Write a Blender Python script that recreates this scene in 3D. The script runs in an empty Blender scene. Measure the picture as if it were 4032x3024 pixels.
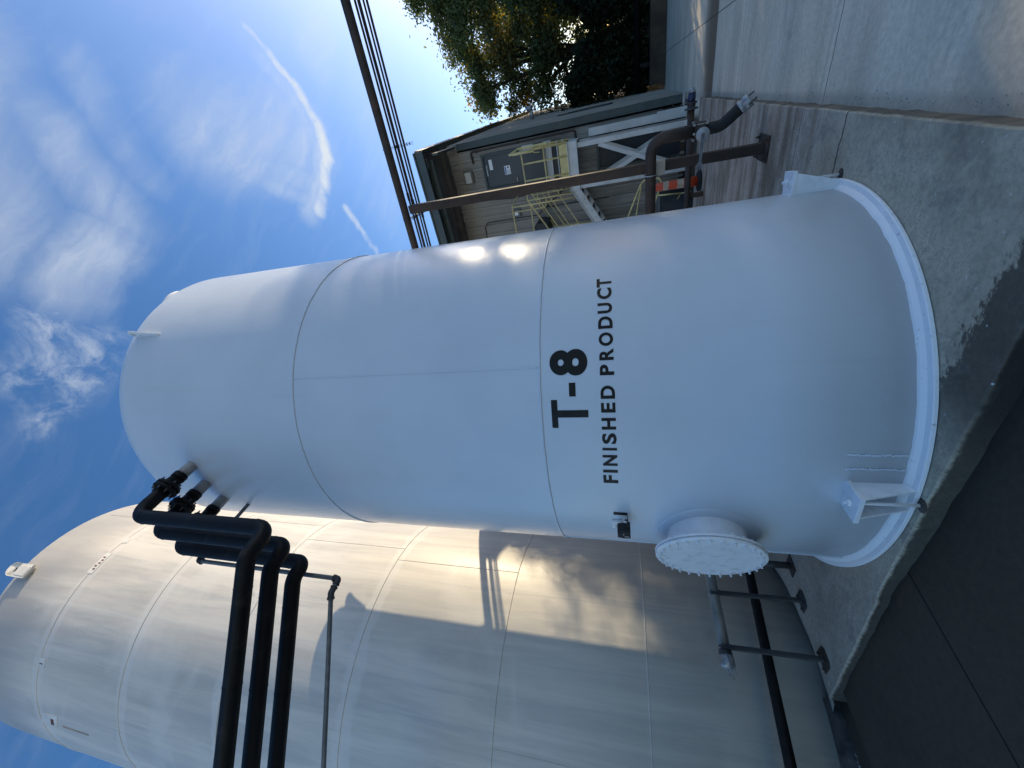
import bpy, bmesh, math, random
import numpy as np
from mathutils import Vector, Matrix
from mathutils import noise as mnoise

random.seed(7); rng = np.random.default_rng(7)
scene = bpy.context.scene
COL = scene.collection
V = Vector
R = math.radians

# ------------------------------------------------------------------ helpers
def link(o):
    COL.objects.link(o); return o

def tag(o, label=None, cat=None, group=None, kind=None):
    if label: o['label'] = label
    if cat: o['category'] = cat
    if group: o['group'] = group
    if kind: o['kind'] = kind
    return o

def thing(name, loc, label, cat, group=None):
    o = link(bpy.data.objects.new(name, None))
    o.location = loc; o.empty_display_size = 0.2
    return tag(o, label, cat, group)

def frame_from(d):
    d = V(d).normalized()
    a = V((0, 0, 1)) if abs(d.z) < 0.9 else V((1, 0, 0))
    x = d.cross(a).normalized(); y = d.cross(x).normalized()
    return x, y, d

def fillet(pts, rad, n=7):
    pts = [V(p) for p in pts]
    if rad <= 0 or len(pts) < 3: return pts
    out = [pts[0]]
    for i in range(1, len(pts)-1):
        p, a, b = pts[i], pts[i-1], pts[i+1]
        da, db = (a-p), (b-p)
        la, lb = da.length, db.length
        da.normalize(); db.normalize()
        ang = da.angle(db)
        if ang > R(178): out.append(p); continue
        t = rad/math.tan(ang/2); t = min(t, la*0.48, lb*0.48)
        r2 = t*math.tan(ang/2)
        c = p + (da+db).normalized()*(r2/math.sin(ang/2))
        s, e = p+da*t-c, p+db*t-c
        tot = s.angle(e)
        for k in range(n+1):
            f = k/n
            v = (s*math.sin((1-f)*tot)+e*math.sin(f*tot))/math.sin(tot)
            out.append(c+v)
    out.append(pts[-1]); return out

class MB:
    def __init__(s): s.bm = bmesh.new()
    def box(s, c, size, rot=None):
        m = Matrix.Translation(V(c)) @ (rot.to_4x4() if rot else Matrix()) @ Matrix.Diagonal((*size, 1))
        bmesh.ops.create_cube(s.bm, size=1, matrix=m); return s
    def box2(s, a, b):
        a, b = V(a), V(b); return s.box((a+b)/2, [abs(b[i]-a[i]) for i in range(3)])
    def bar(s, p0, p1, w, h, up=(0, 0, 1)):
        p0, p1 = V(p0), V(p1); d = (p1-p0); L = d.length; z = d.normalized()
        u = V(up); 
        if abs(z.dot(u)) > .98: u = V((0, 1, 0))
        x = u.cross(z).normalized(); y = z.cross(x)
        m = Matrix((x, y, z)).transposed()
        return s.box((p0+p1)/2, (w, h, L), m)
    def sweep(s, pts, r, segs=14, cap=True):
        pts = [V(p) for p in pts]; n = len(pts)
        rr = r if isinstance(r, (list, tuple)) else [r]*n
        rings = []; prev = None
        for i, p in enumerate(pts):
            d = (pts[min(i+1, n-1)]-pts[max(i-1, 0)]).normalized()
            if prev is None: x, y, _ = frame_from(d)
            else:
                x = (prev - d*prev.dot(d)).normalized(); y = d.cross(x)
            prev = x
            y = d.cross(x)
            rings.append([s.bm.verts.new(p+(x*math.cos(2*math.pi*k/segs)+y*math.sin(2*math.pi*k/segs))*rr[i]) for k in range(segs)])
        for a, b in zip(rings, rings[1:]):
            for k in range(segs):
                f = s.bm.faces.new((a[k], a[(k+1) % segs], b[(k+1) % segs], b[k])); f.smooth = True
        if cap:
            s.bm.faces.new(rings[0][::-1]); s.bm.faces.new(rings[-1])
        return s
    def tube(s, pts, r, bend=0, segs=14): return s.sweep(fillet(pts, bend), r, segs)
    def lathe(s, prof, c=(0, 0, 0), segs=64, axis=(0, 0, 1), smooth=True, cap=True):
        x, y, d = frame_from(axis) if tuple(axis) != (0, 0, 1) else (V((1, 0, 0)), V((0, 1, 0)), V((0, 0, 1)))
        c = V(c); rings = []
        for r, z in prof:
            if r < 1e-6: rings.append([s.bm.verts.new(c+d*z)])
            else: rings.append([s.bm.verts.new(c+d*z+(x*math.cos(2*math.pi*k/segs)+y*math.sin(2*math.pi*k/segs))*r) for k in range(segs)])
        for a, b in zip(rings, rings[1:]):
            for k in range(segs):
                k2 = (k+1) % segs
                vs = []
                if len(a) == 1: vs = [a[0], b[k2], b[k]]
                elif len(b) == 1: vs = [a[k], a[k2], b[0]]
                else: vs = [a[k], a[k2], b[k2], b[k]]
                f = s.bm.faces.new(vs); f.smooth = smooth
        if cap:
            if len(rings[0]) > 2: s.bm.faces.new(rings[0][::-1])
            if len(rings[-1]) > 2: s.bm.faces.new(rings[-1])
        return s
    def prism(s, outline, d):
        """outline: 3-D points of a planar polygon, d: extrusion vector"""
        d = V(d); a = [s.bm.verts.new(V(p)) for p in outline]; b = [s.bm.verts.new(V(p)+d) for p in outline]
        n = len(a)
        s.bm.faces.new(a); s.bm.faces.new(b[::-1])
        for i in range(n): s.bm.faces.new((a[i], b[i], b[(i+1) % n], a[(i+1) % n]))
        return s
    def build(s, name, mat, parent=None, bevel=0, off=None):
        bm = s.bm
        bmesh.ops.recalc_face_normals(bm, faces=bm.faces[:])
        if bevel:
            es = [e for e in bm.edges if len(e.link_faces) == 2 and e.calc_face_angle(0) > R(40)]
            bmesh.ops.bevel(bm, geom=es, offset=bevel, segments=1, affect='EDGES', clamp_overlap=True)
        L = V((0, 0, 0)); p = parent
        while p is not None: L += p.location; p = p.parent
        if off is not None: L = V(off)
        bmesh.ops.translate(bm, vec=-L, verts=bm.verts[:])
        me = bpy.data.meshes.new(name); bm.to_mesh(me); bm.free()
        me.materials.append(mat)
        o = link(bpy.data.objects.new(name, me))
        if parent is not None: o.parent = parent
        return o

# ------------------------------------------------------------------ materials
def mat(name, base, rough=.5, metal=0, spec=.5, build=None):
    m = bpy.data.materials.new(name); m.use_nodes = True
    nt = m.node_tree; b = nt.nodes['Principled BSDF']
    b.inputs['Base Color'].default_value = (*base, 1)
    b.inputs['Roughness'].default_value = rough
    b.inputs['Metallic'].default_value = metal
    b.inputs['Specular IOR Level'].default_value = spec
    if build: build(NT(nt), b)
    return m

class NT:
    def __init__(s, nt): s.nt = nt; s.n = nt.nodes; s.l = nt.links
    def new(s, t, **kw):
        n = s.n.new(t)
        for k, v in kw.items(): setattr(n, k, v)
        return n
    def lk(s, a, b): s.l.new(a, b)
    def inp(s, sock, v):
        if isinstance(v, bpy.types.NodeSocket): s.lk(v, sock)
        else: sock.default_value = v
    def coord(s, kind='Object', scale=(1, 1, 1), loc=(0, 0, 0), rot=(0, 0, 0)):
        t = s.new('ShaderNodeTexCoord'); m = s.new('ShaderNodeMapping')
        s.lk(t.outputs[kind], m.inputs[0]); m.inputs['Scale'].default_value = scale
        m.inputs['Location'].default_value = loc; m.inputs['Rotation'].default_value = rot
        return m.outputs[0]
    def noise(s, vec, scale, detail=4, rough=.55, dist=0, col=False):
        n = s.new('ShaderNodeTexNoise'); s.lk(vec, n.inputs['Vector'])
        n.inputs['Scale'].default_value = scale; n.inputs['Detail'].default_value = detail
        n.inputs['Roughness'].default_value = rough; n.inputs['Distortion'].default_value = dist
        return n.outputs['Color' if col else 'Fac']
    def ramp(s, v, a, b, lo=0., hi=1.):
        m = s.new('ShaderNodeMapRange'); m.interpolation_type = 'SMOOTHSTEP'
        s.inp(m.inputs[0], v); m.inputs[1].default_value = a; m.inputs[2].default_value = b
        m.inputs[3].default_value = lo; m.inputs[4].default_value = hi
        return m.outputs[0]
    def math(s, op, a, b=0., c=0.):
        m = s.new('ShaderNodeMath', operation=op); s.inp(m.inputs[0], a); s.inp(m.inputs[1], b); s.inp(m.inputs[2], c)
        return m.outputs[0]
    def vm(s, op, a, b=(0, 0, 0), val=False):
        m = s.new('ShaderNodeVectorMath', operation=op); s.inp(m.inputs[0], a)
        if op == 'SCALE': s.inp(m.inputs['Scale'], b)
        else: s.inp(m.inputs[1], b)
        return m.outputs['Value' if val else 'Vector']
    def mix(s, f, a, b):
        m = s.new('ShaderNodeMix', data_type='RGBA'); s.inp(m.inputs[0], f)
        for sock, v in ((m.inputs[6], a), (m.inputs[7], b)):
            if isinstance(v, bpy.types.NodeSocket): s.lk(v, sock)
            else: sock.default_value = (*v, 1) if len(v) == 3 else v
        return m.outputs[2]
    def mul(s, a, b):
        m = s.new('ShaderNodeMix', data_type='RGBA', blend_type='MULTIPLY'); m.inputs[0].default_value = 1
        for sock, v in ((m.inputs[6], a), (m.inputs[7], b)):
            if isinstance(v, bpy.types.NodeSocket): s.lk(v, sock)
            else: sock.default_value = (*v, 1)
        return m.outputs[2]
    def sep(s, v):
        n = s.new('ShaderNodeSeparateXYZ'); s.lk(v, n.inputs[0]); return n.outputs
    def bump(s, h, strength, dist, b, nrm=None):
        n = s.new('ShaderNodeBump'); n.inputs['Strength'].default_value = strength; n.inputs['Distance'].default_value = dist
        s.lk(h, n.inputs['Height'])
        if nrm is not None: s.lk(nrm, n.inputs['Normal'])
        s.lk(n.outputs[0], b.inputs['Normal']); return n.outputs[0]

def varied(base, rough, amt=.25, scale=6, metal=0, bump=.2, bdist=.004, tint=None, spec=.5, rough_amt=.12, stretch=(1, 1, 1)):
    def f(t, b):
        c = t.coord('Object', stretch)
        n = t.noise(c, scale, 6, .6)
        dark = tuple(x*(1-amt) for x in base); lite = tuple(min(1, x*(1+amt)) for x in base)
        col = t.mix(t.ramp(n, .3, .7), dark, lite)
        if tint:
            n2 = t.noise(c, scale*.6, 8, .65, .4)
            col = t.mix(t.ramp(n2, .52, .68), col, tint)
        t.lk(col, b.inputs['Base Color'])
        t.lk(t.ramp(n, .2, .8, rough-rough_amt, rough+rough_amt), b.inputs['Roughness'])
        if bump: t.bump(t.noise(c, scale*9, 5, .6), bump, bdist, b)
    return mat('varied', base, rough, metal, spec, f)

def m_t8(t, b):
    c = t.coord('Object')
    n = t.noise(c, .9, 5, .55)
    col = t.mix(t.ramp(n, .3, .7), (.56, .615, .685), (.605, .66, .73))
    z = t.sep(c)[2]
    # splash dirt of the lowest centimetres, ragged
    s = t.math('ADD', z, t.math('MULTIPLY', t.noise(c, 5, 5, .7), -.16))
    col = t.mix(t.ramp(s, .20, .03, 0, .30), col, (.42, .42, .42))
    st = t.noise(t.coord('Object', (7, 7, .35)), 1.6, 5, .6)
    col = t.mix(t.ramp(st, .56, .78, 0, .26), col, (.55, .56, .58))
    t.lk(col, b.inputs['Base Color'])
    t.lk(t.ramp(n, .3, .7,   .19, .27), b.inputs['Roughness'])
    h = t.math('ADD', t.math('MULTIPLY', t.noise(c, 85, 3, .6), 1.0), t.math('MULTIPLY', t.noise(c, 3, 3, .5), 2.2))
    t.bump(h, .24, .006, b)
M_T8 = mat('white_gloss_paint', (.78, .79, .81), .28, 0, .36, m_t8)

def m_trim(t, b):
    c = t.coord('Object')
    n = t.noise(c, 24, 6, .65)
    t.lk(t.mix(t.ramp(n, .60, .75), (.80, .81, .83), (.50, .50, .50)), b.inputs['Base Color'])
    t.bump(t.noise(c, 55, 5, .6), .5, .006, b)
M_TRIM = mat('white_trowelled_paint', (.8, .8, .82), .4, 0, .5, m_trim)
M_WHITE = varied((.78, .79, .81), .33, .06, 12, bump=.15)

SEAMZ = [1.785, 3.747, 6.043, 8.349, 10.648, 12.96]
def m_big(t, b):
    c = t.coord('Object')
    st = t.coord('Object', (1.7, 1.7, .16))
    n1 = t.noise(st, 1.1, 9, .68, .5)
    n2 = t.noise(t.coord('Object', (3.6, 3.6, .20), (3, 1, 7)), 1.2, 8, .7, .8)
    n3 = t.noise(c, .55, 5, .6, .6)
    col = t.mix(t.ramp(n1, .33, .68), (.50, .485, .45), (.70, .665, .60))
    col = t.mix(t.ramp(n2, .52, .64, 0, .55), col, (.46, .465, .46))
    col = t.mix(t.ramp(n3, .50, .66, 0, .5), col, (.72, .70, .65))
    n4 = t.noise(t.coord('Object', (8, 8, .22), (5, 2, 1)), 1.0, 8, .68, .4)
    col = t.mix(t.ramp(n4, .54, .70, 0, .34), col, (.44, .435, .42))
    col = t.mix(t.ramp(n4, .44, .30, 0, .35), col, (.74, .72, .67))
    z = t.sep(c)[2]
    # paler repainted bands along the weld seams, ragged edge
    wob = t.math('MULTIPLY', t.math('SUBTRACT', t.noise(c, 1.3, 6, .7), .5), .5)
    for i, sz in enumerate(SEAMZ[2:]):
        d = t.math('ABSOLUTE', t.math('SUBTRACT', t.math('ADD', z, wob), sz+.2))
        col = t.mix(t.ramp(d, .17, .11, 0, .42), col, (.72, .71, .68))
    # grime on the dome
    g = t.math('ADD', z, t.math('MULTIPLY', t.noise(st, 1.4, 6, .7), 2.2))
    col = t.mix(t.ramp(g, 14.2, 15.6, 0, .62), col, (.33, .33, .33))
    # paint chips
    v = t.new('ShaderNodeTexVoronoi'); v.inputs['Scale'].default_value = .9; t.lk(c, v.inputs['Vector'])
    col = t.mix(t.ramp(v.outputs['Distance'], .028, .018, 0, .8), col, (.22, .2, .18))
    # splash grime at the foot
    s = t.math('ADD', z, t.math('MULTIPLY', t.noise(c, 2.5, 7, .7), -.7))
    col = t.mix(t.ramp(s, -.25, -.55, 0, .6), col, (.26, .22, .18))
    t.lk(col, b.inputs['Base Color'])
    t.lk(t.ramp(n1, .3, .7, .36, .52), b.inputs['Roughness'])
    h = t.math('ADD', t.math('MULTIPLY', t.noise(c, 1.1, 4, .5), 2.5), t.noise(c, 40, 4, .6))
    t.bump(h, .18, .01, b)
M_BIG = mat('weathered_cream_paint', (.65, .64, .6), .45, 0, .4, m_big)

def m_pad(t, b):
    c = t.coord('Object'); x, y, z = t.sep(c)
    n = t.noise(c, .8, 6, .6, .3); f = t.noise(c, 26, 6, .7); sp = t.noise(c, 90, 3, .7)
    col = t.mix(t.ramp(n, .3, .7), (.31, .26, .187), (.56, .485, .362))
    # brown tannin streaks toward the far right part
    stn = t.noise(t.coord('Object', (.5, 2.6, 1), rot=(0, 0, R(2))), 1.5, 8, .68, .4)
    far = t.ramp(t.math('ADD', y, t.math('MULTIPLY', n, .8)), 4.9, 5.6)
    brown = t.mix(t.ramp(stn, .38, .62), (.20, .145, .10), (.46, .385, .31))
    col = t.mix(t.math('MULTIPLY', far, .9), col, brown)
    # dark wet patch spreading from the near edge
    w = t.math('ADD', y, t.math('MULTIPLY', t.math('SUBTRACT', t.noise(c, 2.6, 10, .78, .5), .5), .95))
    wx = t.math('MULTIPLY', t.ramp(x, -2.2, -1.7), t.ramp(x, -.2, -.6))
    wet = t.math('MULTIPLY', t.ramp(w, 2.36, 2.31), wx)
    col = t.mix(t.math('MULTIPLY', wet, .82), col, (.035, .028, .022))
    # left end: darker and warmer
    col = t.mix(t.ramp(x, -2.6, -3.6, 0, .6), col, t.mix(t.ramp(n, .3, .7), (.31, .255, .205), (.41, .345, .28)))
    # joints (two saw cuts across the right part)
    for yy, k in ((5.26, .006), (4.33, .010)):
        wob = t.math('MULTIPLY', t.math('SUBTRACT', t.noise(c, 3, 6, .7), .5), .10)
        d = t.math('ABSOLUTE', t.math('SUBTRACT', t.math('ADD', y, wob), yy))
        ln = t.math('MULTIPLY', t.ramp(d, k*1.6, k*.5), t.ramp(x, -1.6, -1.5))
        col = t.mix(t.math('MULTIPLY', ln, .85), col, (.03, .026, .022))
    # paint drips and grit
    v = t.new('ShaderNodeTexVoronoi'); v.inputs['Scale'].default_value = 11; t.lk(c, v.inputs['Vector'])
    col = t.mix(t.ramp(v.outputs['Distance'], .09, .06, 0, .65), col, (.62, .62, .62))
    v2 = t.new('ShaderNodeTexVoronoi'); v2.inputs['Scale'].default_value = 8; t.lk(t.vm('ADD', c, (3.3, 1.7, 0)), v2.inputs['Vector'])
    col = t.mix(t.math('MULTIPLY', t.ramp(v2.outputs['Distance'], .12, .06, 0, .7), t.ramp(t.noise(c, 1.7, 2, .5), .58, .66)), col, (.08, .08, .08))
    v3 = t.new('ShaderNodeTexVoronoi'); v3.inputs['Scale'].default_value = 55; t.lk(c, v3.inputs['Vector'])
    col = t.mix(t.math('MULTIPLY', t.ramp(v3.outputs['Distance'], .30, .18, 0, .55), t.ramp(n, .42, .62)), col, (.09, .09, .085))
    patchy = t.noise(c, 2.1, 8, .7, .5); col = t.mix(t.ramp(patchy, .52, .66, 0, .45), col, (.17, .16, .145))
    col = t.mul(col, t.mix(t.ramp(f, .25, .75), (.78, .78, .78), (1.15, 1.15, 1.15)))
    # vertical edge: grime, plus the shade on the step face put into the colour
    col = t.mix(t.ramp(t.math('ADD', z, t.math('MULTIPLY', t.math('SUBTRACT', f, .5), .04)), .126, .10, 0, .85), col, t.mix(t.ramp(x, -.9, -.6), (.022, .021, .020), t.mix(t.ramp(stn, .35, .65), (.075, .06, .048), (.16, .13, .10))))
    t.lk(col, b.inputs['Base Color'])
    t.lk(t.math('SUBTRACT', .86, t.math('MULTIPLY', wet, .25)), b.inputs['Roughness'])
    t.bump(t.math('ADD', t.math('MULTIPLY', sp, .7), f), .45, .008, b)
M_PAD = mat('old_concrete', (.25, .25, .25), .85, 0, .3, m_pad)

def m_ground(t, b):
    c = t.coord('Object'); x, y, z = t.sep(c)
    n = t.noise(c, .5, 6, .6, .4); f = t.noise(c, 22, 6, .7); sp = t.noise(c, 80, 3, .7)
    st = t.noise(t.coord('Object', (.45, 2.0, 1)), .9, 8, .62, .35)
    slab = t.mix(t.ramp(st, .3, .7), (.55, .475, .36), (.76, .67, .52))
    slab = t.mix(t.ramp(n, .50, .70, 0, .35), slab, (.56, .45, .33))
    stn2 = t.noise(t.coord('Object', (.22, 3.2, 1), (2, 5, 0)), 1.2, 9, .7, .6); slab = t.mix(t.ramp(stn2, .56, .72, 0, .4), slab, (.30, .26, .21))
    oil = t.noise(c, 1.25, 7, .68, .6); slab = t.mix(t.ramp(oil, .60, .72, 0, .5), slab, (.33, .30, .26))
    slab = t.mix(t.ramp(t.noise(c, 5.5, 7, .7), .56, .70, 0, .3), slab, (.36, .33, .29))
    # brown silt in the gutter beyond the slab
    gy = t.math('ADD', y, t.math('MULTIPLY', t.math('SUBTRACT', st, .5), .3))
    gut = t.math('MULTIPLY', t.ramp(gy, 10.62, 10.66), t.ramp(gy, 12.3, 11.2))
    slab = t.mix(t.math('MULTIPLY', gut, .9), slab, (.15, .10, .06))
    # joints and one long crack
    for yy, k in ((5.18, .006), (8.6, .005)):
        d = t.math('ABSOLUTE', t.math('SUBTRACT', t.math('ADD', y, t.math('MULTIPLY', t.math('SUBTRACT', t.noise(c, 2, 5, .6), .5), .06)), yy))
        slab = t.mix(t.ramp(d, k*1.8, k*.5, 0, .85), slab, (.035, .033, .03))
    d = t.math('ABSOLUTE', t.math('SUBTRACT', x, .82))
    slab = t.mix(t.ramp(d, .014, .006, 0, .75), slab, (.04, .038, .035))
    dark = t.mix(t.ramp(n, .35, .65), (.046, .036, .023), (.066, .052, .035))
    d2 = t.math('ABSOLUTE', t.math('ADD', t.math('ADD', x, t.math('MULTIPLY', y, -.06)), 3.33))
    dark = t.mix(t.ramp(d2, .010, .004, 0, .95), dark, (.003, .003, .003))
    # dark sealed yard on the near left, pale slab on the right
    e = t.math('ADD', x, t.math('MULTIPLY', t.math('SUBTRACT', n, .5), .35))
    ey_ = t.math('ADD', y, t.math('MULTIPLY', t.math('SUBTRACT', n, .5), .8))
    col = t.mix(t.math('MAXIMUM', t.ramp(e, -1.0, -.75), t.ramp(ey_, -1.6, -2.6)), dark, slab)  # unseen ground behind the camera made pale to bounce light onto the tank
    # crumbs of debris and grime against the pad and tank
    deb = t.math('MULTIPLY', t.ramp(t.math('ADD', t.math('ABSOLUTE', t.math('ADD', x, .47)), t.math('MULTIPLY', f, -.10)), .05, -.01), t.ramp(y, 1.9, 2.4))
    col = t.mix(t.math('MULTIPLY', deb, .35), col, (.34, .29, .23))
    col = t.mul(col, t.mix(t.ramp(f, .25, .75), (.82, .82, .82), (1.12, 1.12, 1.12)))
    t.lk(col, b.inputs['Base Color'])
    b.inputs['Roughness'].default_value = .8
    t.bump(t.math('ADD', t.math('MULTIPLY', sp, .7), f), .3, .006, b)
M_GROUND = mat('yard_ground', (.3, .3, .3), .8, 0, .25, m_ground)

M_BLACK = varied((.006, .006, .0065), .55, .4, 7, bump=.35, bdist=.004, tint=(.016, .014, .013), spec=.2)
M_RUST = varied((.040, .029, .024), .62, .35, 5, bump=.4, bdist=.004, tint=(.075, .045, .03), spec=.35, stretch=(1, 1, .5))
M_STEELDK = varied((.045, .045, .046), .5, .3, 9, bump=.25, spec=.4)
M_GALV = varied((.33, .34, .35), .42, .22, 14, metal=.55, bump=.2, tint=(.22, .21, .2))
M_PIPEGREY = varied((.22, .205, .185), .5, .25, 9, metal=.25, bump=.3, tint=(.19, .165, .14), stretch=(1, .4, 1))
M_NOZGREY = varied((.34, .345, .36), .4, .12, 9, bump=.2)
M_GREYLINE = varied((.13, .14, .15), .45, .25, 12, bump=.2)
M_SIDING = varied((.27, .255, .225), .6, .2, 1.6, bump=.1, tint=(.19, .175, .15), stretch=(1, 1, .25))
M_GREEN = varied((.050, .068, .066), .5, .18, 3, bump=.1, tint=(.038, .05, .05))
M_SOFFIT = varied((.13, .115, .10), .85, .3, 1.5, bump=.3, bdist=.01, tint=(.08, .065, .055), stretch=(1, 3, 1))
M_DOOR = varied((.050, .060, .064), .45, .12, 1.4, bump=.08, tint=(.04, .046, .05))
M_DOORDK = varied((.018, .024, .032), .5, .2, 2, bump=.1)
M_PLAT = varied((.55, .56, .55), .5, .10, 2.5, bump=.12, tint=(.42, .42, .40))
M_YEL = varied((.60, .50, .22), .48, .14, 8, bump=.15, tint=(.48, .42, .25))
M_ORANGE = varied((.55, .06, .02), .5, .12, 12, bump=.1)
M_BAND = varied((.40, .32, .25), .5, .3, 18, bump=.1, tint=(.38, .2, .13))
M_RUBBER = varied((.012, .012, .013), .75, .3, 20, bump=.3)
M_BLUE = varied((.015, .025, .075), .45, .3, 10, bump=.2, tint=(.02, .02, .03))
M_LETTER = varied((.003, .0035, .004), .38, .2, 20, bump=.05, spec=.25)
M_SHEET = mat('paper_white', (.78, .79, .8), .5)
M_BLUEINK = mat('blue_ink', (.05, .12, .35), .5)
M_LENS = mat('lamp_lens', (.5, .49, .45), .3)
M_BANK = varied((.085, .062, .045), .85, .35, 1.4, bump=.5, bdist=.02, tint=(.045, .036, .03), spec=.2)
M_TRUNK = varied((.045, .033, .024), .9, .3, 5, bump=.6, bdist=.02, spec=.1)
M_PATCH = varied((.70, .69, .66), .5, .08, 4, bump=.1)
M_RUSTSTAIN = varied((.14, .05, .035), .8, .35, 9, bump=.2)
M_RUSTY = varied((.36, .27, .20), .7, .2, 5, bump=.1, tint=(.45, .40, .34))
M_TAN = varied((.36, .32, .26), .6, .15, 6, bump=.1)
M_APRON = varied((.07, .06, .052), .9, .4, 4, bump=.5, bdist=.015, tint=(.03, .027, .024))
M_KERB = varied((.34, .32, .28), .9, .3, 4, bump=.5, bdist=.015, tint=(.12, .10, .08))
M_ROOF = varied((.30, .29, .27), .5, .15, 2, bump=.1)

def leafmat(name, a, bcol, trans):
    m = bpy.data.materials.new(name); m.use_nodes = True
    t = NT(m.node_tree); t.n.remove(t.n['Principled BSDF']); out = t.n['Material Output']
    c = t.coord('Object'); n = t.noise(c, .55, 3, .6); n2 = t.noise(c, 9, 2, .5)
    col = t.mix(t.ramp(n, .35, .65), a, bcol)
    col = t.mul(col, t.mix(n2, (.6, .6, .6), (1.5, 1.5, 1.5)))
    d = t.new('ShaderNodeBsdfPrincipled'); t.lk(col, d.inputs['Base Color']); d.inputs['Roughness'].default_value = .6; d.inputs['Specular IOR Level'].default_value = .2
    tr = t.new('ShaderNodeBsdfTranslucent'); t.lk(t.mul(col, (1.9, 1.7, .7)), tr.inputs[0])
    mx = t.new('ShaderNodeMixShader'); mx.inputs[0].default_value = trans
    t.lk(d.outputs[0], mx.inputs[1]); t.lk(tr.outputs[0], mx.inputs[2]); t.lk(mx.outputs[0], out.inputs[0])
    return m
M_LEAF = leafmat('broadleaf', (.085, .125, .058), (.150, .155, .072), .5)
M_LEAFY = leafmat('sunlit_leaf', (.20, .15, .04), (.34, .22, .06), .55)  # warm backlit highlights of the crown put into the leaf colour
M_LEAFDK = leafmat('evergreen_leaf', (.016, .026, .013), (.030, .038, .017), .25)

# ------------------------------------------------------------------ setting
def hgt(x, y):
    def ss(a, b, v):
        t = min(1, max(0, (v-a)/(b-a))); return t*t*(3-2*t)
    return .065*ss(2.2, 4.6, -x)*ss(-1.5, .8, y) - .22*ss(4.9, 5.9, -x) - .065*ss(4.95, 5.6, -x)*ss(-1.5, .8, y)

def build_ground():
    xs = sorted(set([-260, -120, -60, -35, -25, -18, -14] + [round(-12+.5*i, 2) for i in range(40)] + [8, 9, 12, 16, 22, 30, 45, 70, 120, 260]))
    ys = sorted(set([-260, -120, -60, -35, -20, -12, -8, -6] + [round(-5+.5*i, 2) for i in range(50)] + [20, 22, 26, 32, 45, 70, 120, 260, 500]))
    bm = bmesh.new(); g = [[bm.verts.new((x, y, hgt(x, y))) for y in ys] for x in xs]
    for i in range(len(xs)-1):
        for j in range(len(ys)-1):
            f = bm.faces.new((g[i][j], g[i+1][j], g[i+1][j+1], g[i][j+1])); f.smooth = True
    m = MB(); m.bm.free(); m.bm = bm
    tag(m.build('ground', M_GROUND), kind='structure')
build_ground()

BC = V((-8.73, 2.514, 0)); BR = 2.654           # big tank
AC = V((-7.40, 2.14, 0)); AR = 2.25             # contact arc on the pad
TC = V((-2.814, 3.901, 0)); TR = 1.80           # T-8
RT = V((.811, .585, 0)); TO = V((.585, -.811, 0))
PAD = .13
def t8(a, r, z):
    a = R(a); return TC + RT*(r*math.sin(a)) + TO*(r*math.cos(a)) + V((0, 0, z))

def build_pad():
    pts = []
    def seg(a, b, step=.06):
        a, b = V(a), V(b); n = max(1, int((b-a).length/step))
        for i in range(n): pts.append(a+(b-a)*(i/n))
    seg((-5.20, 1.74, 0), (-3.60, 1.90, 0)); seg((-3.60, 1.90, 0), (-3.52, 1.93, 0)); seg((-3.52, 1.93, 0), (-1.58, 2.06, 0)); seg((-1.58, 2.06, 0), (-.50, 2.14, 0))
    seg((-.50, 2.14, 0), (-.47, 11.2, 0), .08); seg((-.47, 11.2, 0), (-13.5, 11.2, 0), .5); seg((-13.5, 11.2, 0), (-13.5, 6.4, 0), .5); seg((-13.5, 6.4, 0), (-8.4, 4.9, 0), .3)
    a0 = math.atan2(4.3-AC.y, -6.9-AC.x); a1 = math.atan2(1.74-AC.y, -5.20-AC.x)
    for i in range(40):
        a = a0+(a1-a0)*i/40; pts.append(AC+V((math.cos(a), math.sin(a), 0))*AR)
    bm = bmesh.new(); n = len(pts)
    cen = V((-3, 6, 0)); loops = []
    for ins, z, jit in ((.014, PAD, .003), (.004, PAD-.009, .004), (0, PAD-.04, .006), (0, -.35, .005)):
        lp = []
        for i, p in enumerate(pts):
            t = (pts[(i+1) % n]-pts[i-1]).normalized(); nn = V((t.y, -t.x, 0))
            j = mnoise.noise(p*5)*jit*1.4 + mnoise.noise(p*17)*jit
            if z < PAD-.01 and 1.6 < p.y < 2.3: j += max(0, mnoise.noise(p*2.3+V((4, 0, 0))))*-.02
            q = p - nn*(ins-j); q.z = z; lp.append(bm.verts.new(q))
        loops.append(lp)
    for a, b in zip(loops, loops[1:]):
        for i in range(n): bm.faces.new((a[i], a[(i+1) % n], b[(i+1) % n], b[i]))
    from mathutils.geometry import tessellate_polygon
    for tri in tessellate_polygon([[v.co.copy() for v in loops[0]]]): bm.faces.new([loops[0][i] for i in tri])
    m = MB(); m.bm.free(); m.bm = bm
    tag(m.build('tank_pad', M_PAD), kind='structure')
    # sloping apron that closes the gap between pad and big tank
    bm = bmesh.new(); A = []; B = []; ang = []
    for i in range(60):
        a = R(-11)+R(86)*i/59
        p = AC+V((math.cos(a), math.sin(a), 0))*(AR-.02); p.z = PAD-.035
        d = (p-BC); d.z = 0; q = BC+d.normalized()*(BR+.01)
        q.z = -.19+mnoise.noise(q*3)*.02
        A.append(bm.verts.new(p)); B.append(bm.verts.new(q))
    for i in range(59): bm.faces.new((A[i], A[i+1], B[i+1], B[i]))
    m = MB(); m.bm.free(); m.bm = bm
    tag(m.build('tank_apron', M_KERB), kind='structure')
build_pad()

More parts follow.
